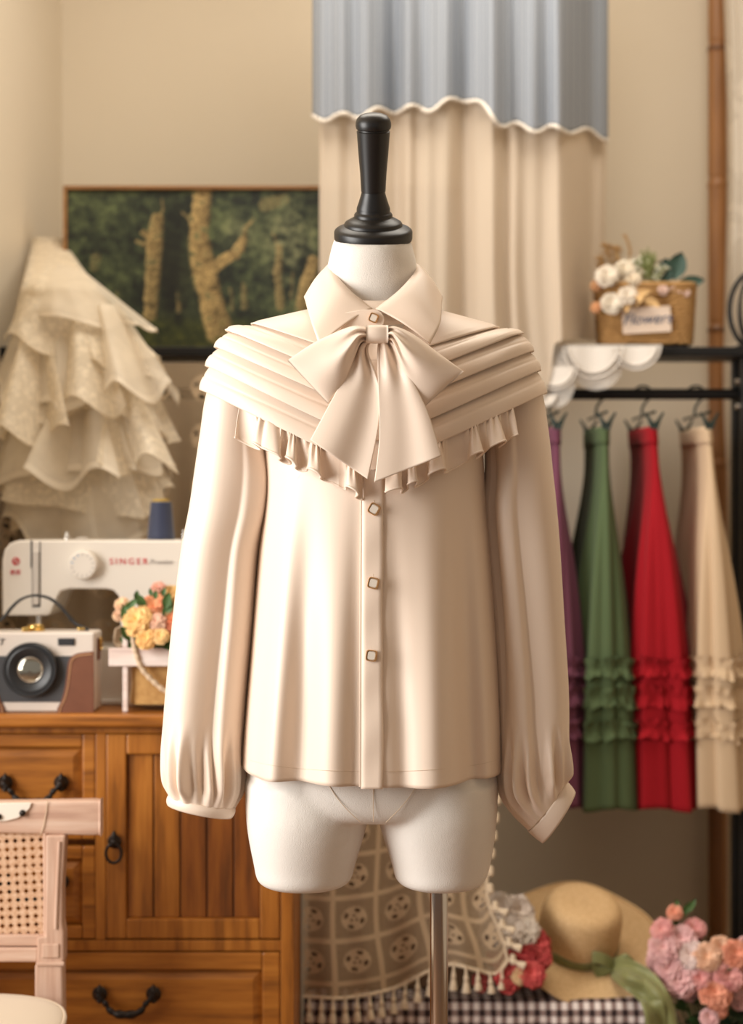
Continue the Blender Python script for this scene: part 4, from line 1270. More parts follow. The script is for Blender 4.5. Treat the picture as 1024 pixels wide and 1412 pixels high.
# ---------------------------------------------------------------- lace dress in the corner
def make_dress():
    t = thing('ruffled_dress', 'cream tulle and lace ruffled dress hanging in the corner above the sewing machine', 'dress', (X(95, 1.05), 1.05, Z(740, 1.0)))
    def lace(u, v):
        n = noisetex(E.nt, 75, 6, None, 'Object', .75)
        n2 = noisetex(E.nt, 20, 3, None, 'Object', .6)
        return (.5+(E(n)-.42)*3.2+(E(n2)-.5)*1.0).mx(.72).mn(.99)
    ml = lace_mat('cream_lace', sr(244, 232, 210), lace, transl=.3)
    def tul(u, v):
        n2 = noisetex(E.nt, 9, 3, None, 'Object', .6)
        return (.75+(E(n2)-.5)*.6+v.gt(.93)*.3).mx(.66).mn(.96)
    mtu = lace_mat('cream_tulle', sr(244, 234, 216), tul, transl=.35)
    mi = cloth('dress_lining', sr(222, 204, 174), .9, 600, .3, .2)
    yc = 1.02
    k = (CAM_D+yc)/FP
    def back(py): return .34*(1-sm(328, 400, py))
    def at(px, py, y): y += back(py); return Vector((X(px, y), y, Z(py, y)))
    def tier(name, pyt, pyb, lt, rt, lb, rb, mat, nfl, seed, amp, sag, dt=.05, db=.10, tilt=0):
        b = MB()
        def f(u, v):
            a = lerp(-PI*1.02, PI*.02, u)   # open half ring facing the room
            c, s = math.cos(a), math.sin(a)
            w = u*2*PI*nfl
            ph = w*.5+1.6*math.sin(u*7+seed)+seed
            am = amp*(.5+.8*abs(nz(u*4, seed)))*v**1.2
            l, r = lerp(lt, lb, v), lerp(rt, rb, v)
            x = (l+r)/2+(r-l)/2*c*(1)
            hd = lerp(dt, db, v)
            py = lerp(pyt, pyb, v)+sag*v*(math.sin(u*5.2+seed*1.7)*.7+.5*math.sin(u*11+seed))+tilt*(u-.5)
            y = yc+hd*s+am*1.3*math.sin(ph*1.0)*(-s if s < 0 else .3)+.012*v*nz(u*9, v*3, seed)
            xx = x+am/k*.38*math.sin(2*ph+.5)+am/k*.5*c
            return at(xx, py+am/k*.55*math.cos(ph)+am/k*.2*math.sin(2*ph+seed), y)
        b.grid(f, 150, 26)
        b.tube([f(i/150, 1) for i in range(151)], .0016, 5)
        b.build(name, mat, t, smooth=180)
    b = MB()
    def core(u, v):
        a = 2*PI*u; c, s = math.cos(a), math.sin(a)
        l, r = interp([(0, 48), (.25, 34), (.5, 20), (1, 14)], v), interp([(0, 88), (.25, 140), (.5, 190), (1, 200)], v)
        return at((l+r)/2+(r-l)/2*c, lerp(330, 728, v)+6*math.sin(a*6)*v, yc+.01+lerp(.03, .08, v)*s*(1+.1*math.sin(a*7)))
    o, U = b.grid(core, 60, 30, cu=True); b.cap(o, U, 0)
    b.build('lining', mi, t, smooth=180)
    tier('bodice', 327, 440, 46, 84, 20, 158, ml, 3, .3, .006, 6, .032, .06)
    tier('tulle_frill', 366, 448, 64, 118, 30, 214, mtu, 4, 1.1, .020, 10, .045, .09, 22)
    tier('lace_frill', 392, 488, 44, 134, 8, 226, ml, 5, 2.3, .024, 16, .05, .11, 24)
    tier('tulle_frill', 430, 545, 32, 170, -2, 244, mtu, 5, 3.9, .030, 22, .055, .12, 20)
    tier('lace_frill', 470, 590, 28, 180, 2, 236, ml, 5, 5.2, .030, 26, .055, .12, -14)
    tier('tulle_frill', 535, 655, 22, 190, -6, 234, mtu, 5, .8, .030, 24, .06, .125, 10)
    tier('lace_frill', 570, 690, 20, 186, 0, 228, ml, 5, 6.6, .030, 26, .055, .12, 12)
    tier('tulle_frill', 630, 740, 22, 186, 4, 224, mtu, 4, 2.9, .030, 22, .06, .12)
    # tall folded drapes of tulle running down the front
    for x0, x1, y0, y1, w, sd in ((110, 120, 430, 560, 44, 1), (150, 190, 420, 540, 40, 2), (50, 44, 460, 600, 42, 3), (110, 100, 540, 660, 50, 4), (170, 190, 540, 640, 40, 5)):
        b = MB()
        def g(u, v):
            ww = lerp(.6, 1.6, v)*w
            px = lerp(x0, x1, v)+(u-.5)*ww*1.6+5*math.sin(u*9+sd)
            y = yc-lerp(.06, .150, v)+.036*math.sin(u*PI*2.4+sd)*lerp(.4, 1, v)
            return at(px, lerp(y0, y1, v)+16*math.sin(u*PI*2.4+sd+1)*v, y)
        b.grid(g, 40, 26); b.tube([g(i/40, 1) for i in range(41)], .0016, 5)
        b.build('cascade_frill', ml if sd % 2 else mtu, t, smooth=180)
    hk = thing('wall_hook', 'dark hook on the left wall carrying the cream ruffled dress', 'hook', (-.71, 1.42, Z(340, 1.42)))
    b = MB(); z = Z(338, 1.42); b.tube([(-.722, 1.42, z), (X(66, 1.42), 1.42, z), (X(70, 1.42), 1.42, z+.008)], .004, 8); b.build('peg', M['iron'], hk)
make_dress()

# ---------------------------------------------------------------- doily, basket, bamboo, lace curtain, hoop
def make_doily():
    def cov(u, v):
        n = ((u/.0034*6.283).sin()*(v/.0034*6.283).sin()).abs().gt(.3)
        return 1-n*.55*v.gt(.0)
    m = lace_mat('white_lace', sr(240, 234, 226), lambda u, v: cov(u, v), transl=.25)
    y = 1.158
    b = MB()
    sc = [(742, 792, 562), (786, 858, 538), (842, 912, 511)]
    def bot(px):
        r = 478
        for a, c, d in sc:
            if a < px < c:
                w = (px-(a+c)/2)/((c-a)/2)
                r = max(r, lerp(d-34, d, max(0, 1-w*w)**.5))
        return r
    def f(u, v):
        px = lerp(740, 912, u)
        if v < .3:
            t = v/.3
            return Vector((X(px, y), lerp(1.32, 1.172, t), ZS+.003))
        t = (v-.3)/.7
        yy = lerp(1.166, 1.156, sm(0, .2, t))+.006*math.sin(px*.11)*t
        return Vector((X(px, y), yy, lerp(ZS+.003, Z(bot(px)+1.2*math.sin(px*1.4), y), t)))
    b.grid(f, 180, 40, uvf=lambda u, v: (u*.25, v*.2))
    t = thing('doily', 'white scalloped lace doily hanging over the rack shelf edge under the basket', 'doily', (X(825, y), y, ZS))
    b.build('lace_cloth', m, t, smooth=180)
    mc = cloth('white_cotton', sr(228, 221, 212), .85, 600, .5, .2)
    # solid embroidered half discs with corded rims
    for cx, cy, r in ((765, 506, 24), (817, 478, 34), (876, 474, 28), (752, 545, 12)):
        b = MB()
        def g(u, v):
            a = PI*u
            px, py = cx+r*v*math.cos(a), max(479, cy+r*v*math.sin(a)*1.05)
            return Vector((X(px, y), 1.152+.006*math.sin(px*.11)*.6, Z(py, y)))
        b.grid(g, 30, 8); b.build('embroidered_scallop', mc, t, smooth=180, solid=.001)
        b = MB(); b.tube([g(i/30, 1.0)+Vector((0, -.001, 0)) for i in range(31)], .0028, 6)
        b.tube([g(i/30, 1.22)+Vector((0, -.001, 0)) for i in range(31)], .0018, 6)
        b.build('corded_rim', mc, t, smooth=180)
make_doily()

M['wicker'] = simple('seagrass', sr(194, 152, 96), .8, var=(60, sr(150, 110, 62), .8))
def make_basket():
    y0, y1 = 1.192, 1.318
    xa, xb = X(829, y0), X(960, y0)
    zt = Z(392, y0); z0 = ZS+.006
    t = thing('basket', 'woven seagrass basket on the rack shelf with a small name card', 'basket', ((xa+xb)/2, (y0+y1)/2, z0))
    xm, ym = (xa+xb)/2, (y0+y1)/2
    def loop(k, n=120, amp=0, ph=0):
        out = []
        for i in range(n):
            a = 2*PI*i/n; c, s = math.cos(a), math.sin(a); q = 2/6
            r = 1+amp*math.sin(a*36+ph)
            out.append((xm+((xb-xa)/2)*k*r*math.copysign(abs(c)**q, c), ym+((y1-y0)/2)*k*r*math.copysign(abs(s)**q, s)))
        return out
    rows = 15
    b = MB()
    for i in range(rows):
        v = i/(rows-1)
        k = lerp(.93, 1.0, v)
        z = lerp(z0+.005, zt-.003, v)
        b.tube([Vector((x, yy, z+.0012*math.sin(j*.9+i))) for j, (x, yy) in enumerate(loop(k, 144, .022, PI*(i % 2)))], .0047, 6, closed=True)
    b.build('weave', M['wicker'], t, smooth=180)
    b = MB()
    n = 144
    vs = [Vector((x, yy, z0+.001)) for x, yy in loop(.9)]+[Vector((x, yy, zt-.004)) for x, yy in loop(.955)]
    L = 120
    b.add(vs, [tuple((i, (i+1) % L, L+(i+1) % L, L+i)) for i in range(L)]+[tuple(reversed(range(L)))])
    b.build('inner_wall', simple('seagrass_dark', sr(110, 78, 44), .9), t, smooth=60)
    b = MB(); b.tube([Vector((x, yy, zt)) for x, yy in loop(1.0, 120, .012, 0)], .006, 8, closed=True); b.build('rim', M['wicker'], t, smooth=180)
    # card
    card = thing('name_card', 'small white card with blue script on the front of the basket', 'card', P(891, 440, y0-.012))
    m4 = Matrix.Translation(P(891, 441, y0-.010)) @ Matrix.Rotation(math.radians(-3), 4, 'Y')
    b = MB(); b.box((0, 0, 0), (.097, .002, .052)); o = b.build('paper', simple('card_paper', sr(226, 206, 188), .8), card, smooth=0)
    o.data.transform(m4)
    text('Flowers', 'script', P(892, 440, y0-.0118), .031, simple('blue_script', sr(72, 84, 112), .7), card, ext=.0003, shear=.35, turn=math.radians(-3))
    # dried flowers standing in the basket
    f = thing('dried_flower_bunch', 'bunch of white roses, dried stems and dark eucalyptus leaves in the seagrass basket', 'bouquet', (xm, ym, zt))
    root = Vector((xm, ym, z0+.02))
    for i, (px, py, dy, r, c1, c2) in enumerate([(837, 381, -.07, .019, (240, 230, 214), (226, 210, 188)), (843, 419, -.085, .019, (242, 234, 220), (226, 212, 192)), (866, 408, -.085, .017, (240, 230, 216), (224, 208, 186)), (862, 372, -.05, .018, (238, 228, 208), (222, 206, 180)), (872, 385, -.06, .014, (234, 222, 200), (220, 200, 172)), (822, 394, -.06, .010, (206, 150, 104), (222, 176, 130)), (822, 424, -.07, .010, (204, 142, 96), (222, 170, 124)), (903, 378, -.03, .016, (232, 226, 202), (214, 210, 180)), (890, 362, -.03, .013, (230, 226, 200), (212, 208, 176)), (925, 396, -.06, .009, (222, 190, 176), (232, 206, 192)), (935, 400, -.06, .008, (224, 196, 182), (216, 180, 166)), (914, 400, -.07, .009, (220, 186, 172), (232, 206, 190)), (945, 403, -.06, .008, (222, 190, 178), (230, 204, 192))]):
        p = P(px, py, ym+dy)
        b = MB(); petal_flower(b, p, r*1.1, Vector((nz(i*3.1)*.6, -.9, .4)), i*11+2, 4, 6, .4)
        q = b.build('flower', pet(c1, c2), f, smooth=180)
        b = MB(); b.tube(catmull([p, p.lerp(root, .4)+Vector((0, .01, 0)), Vector((lerp(p.x, xm, .6), ym, z0+.03))], 8), .0013, 5); b.build('stem', M['stem'], q)
    dry = cloth('dried_grass', sr(206, 170, 118), .9, 300, .6, .2)
    R = random.Random(5)
    for i, (pts) in enumerate([[(850, 400), (846, 372), (838, 352), (834, 342)], [(856, 398), (853, 370), (850, 350), (846, 346)], [(862, 395), (868, 362), (867, 340), (860, 326)], [(838, 400), (830, 380), (828, 368), (826, 360)]]):
        pa = catmull([P(a, c, ym-.03) for a, c in pts], 24)
        b = MB(); b.tube(pa, .0012, 5)
        for k in range(10, 25):
            for s in range(5 if i != 2 else 3):
                d = Vector((R.uniform(-1, 1), R.uniform(-1, 1), R.uniform(.4, 1.4)))
                leaf(b, pa[k], d, .016 if i != 2 else .008, .005)
        b.build('dried_stem', dry, f, smooth=180)
    b = MB()
    for k in range(7): leaf(b, P(858+5*k, 398+(k % 3)*5, ym-.075), (R.uniform(-1, 1), -.5, R.uniform(-1.2, .2)), .05, .016, Vector((0, -1, 0)))
    b.build('dried_leaves', dry, f, smooth=180)
    gm = simple('pale_green_sprig', sr(138, 146, 88), .8)
    wm = pet((230, 226, 204), (240, 236, 220))
    for i, pts in enumerate([[(888, 400), (890, 376), (888, 352)], [(894, 400), (898, 372), (898, 356)], [(884, 400), (880, 378), (876, 362)], [(900, 402), (908, 384), (914, 372)]]):
        pa = catmull([P(a, c, ym-.05) for a, c in pts], 16)
        b = MB(); b.tube(pa, .001, 5); bb = MB()
        for k in range(5, 17):
            for s in range(5):
                d = Vector((R.uniform(-1, 1), R.uniform(-1, 1), R.uniform(0, 1.3))).normalized()*R.uniform(.006, .018)
                b.tube([pa[k], pa[k]+d], .0008, 4)
                bb.lathe([(0, -.0022), (.0022, 0), (0, .0022)], Matrix.Translation(pa[k]+d), 5)
        q = b.build('sprig', gm, f); bb.build('sprig_buds', gm if i < 2 else wm, q)
    for (px, py, dx, dz, L, W) in [(918, 392, -.25, 1, .05, .034), (926, 385, .35, 1, .058, .04), (934, 392, 1, .15, .055, .026), (920, 376, -.2, 1, .03, .026)]:
        b = MB(); leaf(b, P(px, py, ym-.04), (dx, -.15, dz), L, W, Vector((0, -1, .1)), .1)
        b.build('eucalyptus_leaf', simple('eucalyptus', sr(50, 76, 64), .6), f, smooth=180)
make_basket()

def make_bamboo():
    y = 1.545
    b = MB()
    x = X(989, y)
    prof = []
    nodes = [Z(q, y) for q in (1290, 1060, 840, 640, 455, 255, 68)]
    z = .0
    while z < 2.75:
        r = .0205
        for nd in nodes: r += .0022*math.exp(-((z-nd)/.006)**2)-.0016*math.exp(-((z-nd-.012)/.005)**2)
        prof.append((r, z)); z += .004
    b.lathe(prof, Matrix.Translation((x, y, 0)), 24)
    m, nt, bs = newmat('bamboo_cane')
    f = noisetex(nt, 6, 5, (9, 9, .8))
    tc = nt.nodes.new('ShaderNodeTexCoord'); sx = nt.nodes.new('ShaderNodeSeparateXYZ'); nt.links.new(tc.outputs['Object'], sx.inputs[0])
    zz = E(sx.outputs[2]); ring = None
    for nd in nodes[-3:-2]+nodes[-1:]:
        r = (zz-nd).abs().lt(.006)
        ring = r if ring is None else ring.mx(r)
    base = ramp(nt, f, [(.3, sr(134, 90, 52)), (.55, sr(162, 112, 66)), (.75, sr(178, 128, 80))])
    nt.links.new(mixc(nt, ring*.7, base, sr(80, 46, 26)), bs.inputs['Base Color']); bs.inputs['Roughness'].default_value = .45
    o = b.build('bamboo_pole', m, smooth=60)
    tag(o, 'brown bamboo pole standing upright against the wall behind the rack', 'pole')
    # lace curtain at the right edge
    y = 1.46
    ml = lace_mat('ivory_lace', sr(232, 222, 206), lambda u, v: (1-((u/.004*6.283).sin()*(v/.004*6.283).sin()).abs().gt(.45)*.35*(E(noisetex(E.nt, 12, 3))).gt(.5)), transl=.3)
    b = MB()
    def f(u, v):
        z = lerp(2.6, .12, v)
        le = interp([(0, 990), (.25, 1003), (.45, 997), (.52, 1001), (.62, 1010), (.8, 1012), (1, 1014)], v)
        px = lerp(le, 1120, u)
        return Vector((X(px, y), y+.014*math.sin(u*21+.4*v)+.01*math.sin(u*43), z))
    b.grid(f, 90, 80, uvf=lambda u, v: (u*.2, v*2.5))
    t = thing('lace_curtain', 'ivory lace curtain hanging at the right edge beside the bamboo pole', 'curtain', (X(1060, y), y, .1))
    b.build('lace_panel', ml, t, smooth=180)
    b = MB(); b.tube([(X(985, y), y, 2.6), (X(1140, y), y, 2.6)], .008, 12); b.build('curtain_rod', M['black_metal'], t)
    b = MB(); b.tube([(X(1050, y), y, 2.6), (X(1050, y), 1.6, 2.6)], .006, 10); b.build('rod_bracket', M['black_metal'], t)
    # black iron hoops on the shelf
    y = 1.25
    t = thing('wire_lantern', 'black wire hoop lantern on the rack shelf at the right edge', 'lantern', (X(1046, y), y, ZS))
    for i, an in enumerate((0, .7, 1.4, 2.1)):
        b = MB()
        c = P(1046, 428, y)
        b.tube([c+Vector((.060*math.cos(a)*math.cos(an), .060*math.cos(a)*math.sin(an), .082*math.sin(a))) for a in [2*PI*k/60 for k in range(60)]], .0052 if i == 0 else .0035, 8, closed=True)
        b.build('hoop', M['black_metal'], t)
    b = MB(); b.lathe([(0, 0), (.05, 0), (.05, .006), (.03, .012), (.03, .034), (.034, .036), (0, .036)], Matrix.Translation((X(1046, y), y, ZS+.0005)), 28); b.build('base', M['black_metal'], t)
make_bamboo()
# ---------------------------------------------------------------- bench with gingham cover
BF = .83
ZB = .312
def make_bench():
    xa, xb = X(428, BF), X(884, BF)
    t = thing('bench', 'low wooden bench behind the dress form under a gingham cloth', 'bench', ((xa+xb)/2, 1.05, 0))
    b = MB(); b.span((xa, BF, ZB-.035), (xb, 1.14, ZB-.004)); b.build('seat', M['honey_h'], t, smooth=0, bevel=.004)
    for xx in (xa+.03, xb-.03):
        for yy in (BF+.03, 1.11):
            b = MB(); b.span((xx-.02, yy-.02, 0), (xx+.02, yy+.02, ZB-.035)); b.build('leg', M['honey'], t, smooth=0, bevel=.003)
    m, nt, bs = newmat('gingham')
    u, v = uvxy(nt)
    a = (u/.0225).fr().lt(.5); c = (v/.0225).fr().lt(.5)
    s = a+c
    nt.links.new(ramp(nt, s*.5, [(.0, sr(236, 224, 218)), (.25, sr(236, 224, 218)), (.26, sr(148, 126, 120)), (.74, sr(148, 126, 120)), (.75, sr(56, 44, 44))]), bs.inputs['Base Color'])
    for n in nt.nodes:
        if n.type == 'VALTORGB': n.color_ramp.interpolation = 'CONSTANT'
    bs.inputs['Roughness'].default_value = .9; bs.inputs['Specular IOR Level'].default_value = .15
    bump(nt, bs, noisetex(nt, 500, 2), .3, .0006)
    b = MB()
    W = xb-xa+.03
    def f(u, v):
        x = lerp(xa-.012, xb+.012, u)
        L = .30+.26
        s = v*L
        if s < .30: return Vector((x, 1.135-s, ZB+.0015+.002*nz(x*20, s*20)))
        d = s-.30
        k = sm(0, .1, d)
        y = BF-.006-.010*sm(0, .02, d)-k*.016*(1+math.sin(x*62+1.5*math.sin(x*17)))*.8
        return Vector((x+k*.004*math.sin(x*124), y, ZB-d+.0015))
    b.grid(f, 260, 80, uvf=lambda u, v: (u*W*1.12, v*.56))
    t2 = tag(b.build('gingham_cloth', m, smooth=180), 'dark brown and white gingham cloth covering the low bench', 'cloth')
make_bench()

# ---------------------------------------------------------------- crochet throw over a tall box
def make_throw():
    xa, xb, ya, yb = X(425, .9), X(662, .9), .90, 1.10
    zt = .93
    b = MB(); b.span((xa, ya, ZB+.003), (xb, yb, zt))
    tag(b.build('storage_box', simple('box_board', sr(140, 116, 92), .8), smooth=0, bevel=.004), 'brown upright box under the crochet throw behind the dress form', 'box')
    m = lace_mat('crochet_cotton', sr(202, 178, 148), lambda u, v: motif(u, v, .09, .0066, .3), transl=.15, net=sr(120, 98, 76))
    t = thing('crochet_throw', 'cream crochet throw with flower squares and tassels draped behind the dress form', 'throw', ((xa+xb)/2, .9, .35))
    yf = .865
    def f(u, v):
        # v .15: top edge of the box, 1: lower hem
        if v < .15:
            return Vector((lerp(xa-.004, xb+.004, u), lerp(yb-.01, ya-.014, v/.15), zt+.004))
        s = (v-.15)/.85
        pl = interp([(0, 426), (.5, 420), (.8, 418), (1, 418)], s)
        pr = interp([(0, 684), (.45, 682), (.72, 671), (.82, 675), (.92, 692), (1, 700)], s)
        px = lerp(pl, pr, u)
        hem = interp([(0, 1374), (.2, 1376), (.45, 1362), (.62, 1338), (.72, 1330), (.85, 1338), (.95, 1342), (1, 1325)], u)
        y = lerp(yf+.0, yf-.075, sm(.35, 1, s))+.010*math.sin(u*13+s*2)*s+.012*math.sin(u*29+1)*s*.5
        y -= .02*math.exp(-((u-.86)/.1)**2)*s
        z0 = zt+.002; z1 = Z(hem, y)
        return Vector((X(px, y), y, lerp(z0, z1, s)))
    b = MB(); b.grid(f, 120, 110, uvf=lambda u, v: (u*.38+.03, v*.84))
    cl = b.build('crochet_cloth', m, t, smooth=180)
    cm = cloth('cotton_yarn', sr(220, 200, 172), .95, 500, 1.0, .3)
    b = MB(); b.tube([f(i/90, 1) for i in range(91)], .0032, 6); b.tube([f(1, .15+.85*i/60) for i in range(61)], .003, 6); b.build('edging', cm, t)
    def tassel(p, d, L):
        b = MB(); d = Vector(d).normalized()
        q = d.to_track_quat('Z', 'Y').to_matrix().to_4x4()
        mm = Matrix.Translation(p) @ q
        b.lathe([(.0018, -.004), (.0024, L*.25), (.0044, L*.38), (.0050, L*.46), (.0036, L*.52), (.0052, L*.66), (.0075, L*.95), (.0070, L*1.0), (0, L*1.0)], mm, 10)
        b.build('tassel', cm, t, smooth=60)
    for i in range(17):
        u = (i+.5)/17
        tassel(f(u, 1)+Vector((0, -.004, 0)), (.12*nz(i*2.3), -.1, -1), .044 if i < 14 else .034)
    for i in range(15):
        s = lerp(.30, .995, i/14)
        p = f(1, s)
        b = MB()
        for k in range(3):
            c = p+Vector((.006+.004*(s > .8), -.003+.002*k, .004*(k-1)))
            b.lathe([(0, -.006), (.004, -.0045), (.006, 0), (.004, .0045), (0, .006)], Matrix.Translation(c), 10)
        b.build('pompom', cm, t, smooth=60)
        if s > .8: tassel(p, (1, -.3, -.35), .034)
make_throw()

# ---------------------------------------------------------------- straw hat
def make_hat():
    m, nt, bs = newmat('straw')
    w = nt.nodes.new('ShaderNodeTexWave'); tc = nt.nodes.new('ShaderNodeTexCoord')
    f = noisetex(nt, 260, 3)
    nt.links.new(ramp(nt, f, [(.3, sr(198, 160, 110)), (.7, sr(226, 192, 144))]), bs.inputs['Base Color']); bs.inputs['Roughness'].default_value = .75
    bump(nt, bs, f, .6, .001)
    yc = .99
    c = Vector((X(794, .955), .955, ZB+.072))
    t = thing('straw_hat', 'wide-brimmed straw hat with a green ribbon lying on the gingham bench', 'hat', (c.x, c.y, ZB))
    rot = Matrix.Translation(c) @ Matrix.Rotation(math.radians(8), 4, 'Y') @ Matrix.Rotation(math.radians(24), 4, 'X') 
    b = MB()
    def brim(u, v):
        a = 2*PI*u
        r = lerp(.075, .158, v)
        fx = 1.0
        x, y = r*math.cos(a)*1.02, r*math.sin(a)*(1.12 if math.sin(a) > 0 else .95)
        z = -.004*v+.012*v*v*math.sin(a*2+.5)+.006*v*math.sin(a*5)
        z += .02*v*v*max(0, math.sin(a))-.006*v*v*max(0, -math.sin(a))**2
        return rot @ Vector((x, y, z))
    b.grid(brim, 120, 16, cu=True)
    b.tube([brim(i/120, 1) for i in range(120)], .0026, 6, closed=True)
    b.build('brim', m, t, smooth=180, solid=.0028)
    b = MB()
    prof = [(.0765, -.002), (.0768, .015), (.0765, .04), (.075, .065), (.072, .082), (.066, .093), (.056, .0985), (.04, .1), (.02, .0995), (0, .099)]
    b.lathe(prof, rot, 64); b.build('crown', m, t, smooth=60, solid=.002)
    rm = simple('green_satin_ribbon', sr(118, 118, 68), .5, sheen=.3, var=(20, sr(136, 138, 88), .6))
    b = MB()
    b.grid(lambda u, v: rot @ Vector((.0785*math.cos(2*PI*u), .0785*math.sin(2*PI*u), .001+.017*v+.002*math.sin(u*40)*v)), 90, 4, cu=True)
    b.build('ribbon', rm, t, smooth=180, solid=.001)
    k0 = P(846, 1330, BF+.055)
    def strip(name, pts, w, tw, seed):
        pa = catmull(pts, 50)
        b = MB()
        def f(u, v):
            i = int(round(v*50))
            d = (pa[min(50, i+1)]-pa[max(0, i-1)]).normalized()
            s = d.cross(Vector((0, -1, .2))).normalized(); n = s.cross(d)
            ang = tw*math.sin(v*5+seed)
            s2 = s*math.cos(ang)+n*math.sin(ang)
            return pa[i]+s2*((u-.5)*w(v))+n*(.006*math.sin(u*PI*2+v*7+seed)*sm(0, .2, v))
        b.grid(f, 10, 50); b.build(name, rm, t, smooth=180, solid=.0008)
    yb_ = BF-.06
    strip('ribbon_tail', [k0, P(868, 1334, BF+.0), P(892, 1350, BF-.03), P(908, 1372, yb_), P(918, 1400, yb_), P(922, 1450, yb_), P(924, 1500, yb_)], lambda v: lerp(.026, .044, v), .35, 1)
    strip('ribbon_tail', [k0+Vector((0, 0, -.01)), P(862, 1350, BF-.02), P(888, 1368, BF-.04), P(900, 1388, yb_-.01), P(905, 1420, yb_-.01), P(906, 1490, yb_-.01)], lambda v: lerp(.026, .05, v), .3, 4)
    b = MB()
    for s in (-1, 1):
        pa = catmull([k0, k0+Vector((s*.02, -.016, .014)), k0+Vector((s*.042, -.014, .004-.012*s)), k0+Vector((s*.03, -.006, -.012)), k0], 30)
        b.grid(lambda u, v: pa[int(round(v*30))]+Vector((0, -.004, (u-.5)*.022)), 5, 30)
    b.build('ribbon_bow', rm, t, smooth=180, solid=.0008)
make_hat()

# ---------------------------------------------------------------- cloth flowers beside the hat
def make_bunches():
    y = .825
    R = random.Random(12)
    g = thing('artificial_flower_bunch', 'bunch of red and off-white cloth flowers lying left of the straw hat', 'bouquet', (X(715, y), y, ZB))
    root = Vector((X(712, y), y+.09, ZB+.02))
    for i, (px, py, dy, r, c1, c2) in enumerate([(686, 1256, .02, .03, (226, 214, 202), (206, 190, 174)), (714, 1258, .02, .028, (222, 208, 196), (196, 178, 162)), (702, 1284, .0, .03, (230, 218, 206), (210, 194, 178)), (682, 1290, .03, .026, (214, 200, 186), (194, 176, 160)), (724, 1284, .0, .024, (226, 214, 198), (202, 184, 166)), (738, 1302, 0, .026, (172, 46, 50), (196, 78, 72)), (722, 1316, -.01, .024, (164, 40, 46), (188, 66, 62)), (742, 1322, -.01, .022, (180, 52, 54), (200, 88, 78)), (704, 1330, -.02, .026, (176, 48, 52), (196, 80, 74)), (700, 1348, -.03, .024, (170, 44, 48), (192, 72, 66)), (733, 1344, -.04, .022, (188, 52, 58), (206, 92, 84)), (716, 1346, -.04, .015, (204, 168, 120), (214, 180, 140)), (664, 1354, 0, .016, (160, 50, 50), (190, 90, 80)), (690, 1318, .02, .022, (168, 44, 50), (188, 70, 66))]):
        p = P(px, py, y+dy)
        b = MB(); petal_flower(b, p, r, Vector((nz(i*3.3)*.8, -.8, .45)), i*5+40, 4, 6, .5)
        f = b.build('flower', pet(c1, c2), g, smooth=180)
        b = MB(); b.tube(catmull([p, p.lerp(root, .5)+Vector((0, .02, .01)), root], 8), .0014, 5); b.build('stem', M['stem'], f)
    for k in range(5):
        b = MB(); p = P(690+R.uniform(0, 50), 1310+R.uniform(-20, 40), y+.03); leaf(b, p, (R.uniform(-1, 1), -.3, R.uniform(-.3, .8)), .04, .022)
        b.build('leaf', M['leaf_dark'], g, smooth=180)
    # pink and salmon bouquet in a floor vase at the right
    y = .86
    vx = X(985, y)
    g = thing('potted_flowers', 'pink and salmon carnations in a dark vase right of the straw hat', 'flower vase', (vx, y, 0))
    b = MB(); b.lathe([(0, 0), (.07, 0), (.085, .03), (.095, .1), (.085, .155), (.075, .175), (.08, .185), (.07, .185), (.065, .17), (0, .15)], Matrix.Translation((vx, y, 0)), 36); b.build('vase', simple('dark_glazed_vase', sr(30, 30, 30), .3), g)
    root = Vector((vx, y, .16))
    pinks = [((222, 166, 166), (236, 196, 194)), ((232, 190, 186), (214, 158, 158)), ((230, 204, 198), (240, 220, 214)), ((226, 138, 108), (240, 176, 148)), ((232, 178, 140), (240, 202, 176)), ((220, 140, 140), (236, 178, 170))]
    fl = [(930, 1258, .0, .012, 3), (913, 1282, -.02, .017, 5), (957, 1282, 0, .017, 5), (940, 1296, -.02, .022, 0), (916, 1308, -.03, .024, 1), (952, 1318, -.04, .022, 2), (924, 1334, -.04, .022, 0), (938, 1352, -.05, .026, 0), (908, 1326, 0, .018, 1), (974, 1320, -.05, .021, 4), (994, 1308, -.04, .018, 4), (1014, 1316, -.05, .021, 3), (1004, 1346, -.06, .023, 5), (986, 1370, -.07, .023, 3), (966, 1350, -.06, .016, 5), (1022, 1350, -.03, .02, 3), (978, 1404, -.08, .014, 0), (1030, 1310, -.02, .02, 1), (996, 1332, -.02, .016, 2), (950, 1368, -.04, .014, 0), (990, 1392, -.07, .013, 3), (1040, 1335, -.03, .022, 4), (1048, 1365, -.04, .022, 0), (1020, 1378, -.05, .016, 1)]
    for i, (px, py, dy, r, ci) in enumerate(fl):
        p = P(px, py, y+dy)
        b = MB(); petal_flower(b, p, r*1.12, Vector(((p.x-vx)*3, -.8, .5)), i*3+90, 5, 7, .55)
        f = b.build('flower', pet(*pinks[ci]), g, smooth=180)
        b = MB(); b.tube(catmull([p, p.lerp(root, .5)+Vector((0, .02, 0)), root], 8), .0015, 5); b.build('stem', M['stem'], f)
    for k in range(60):
        px, py = R.uniform(905, 1045), R.uniform(1330, 1425)
        if px < 940 and py < 1375: continue
        b = MB(); p = P(px, py, y-.02+R.uniform(-.03, .04)); leaf(b, p, (R.uniform(-1, 1), R.uniform(-.8, 0), R.uniform(-.6, .9)), R.uniform(.03, .06), .022, Vector((0, -.5, 1)))
        b.build('leaf', M['leaf_dark'] if k % 3 else M['leaf'], g, smooth=180)
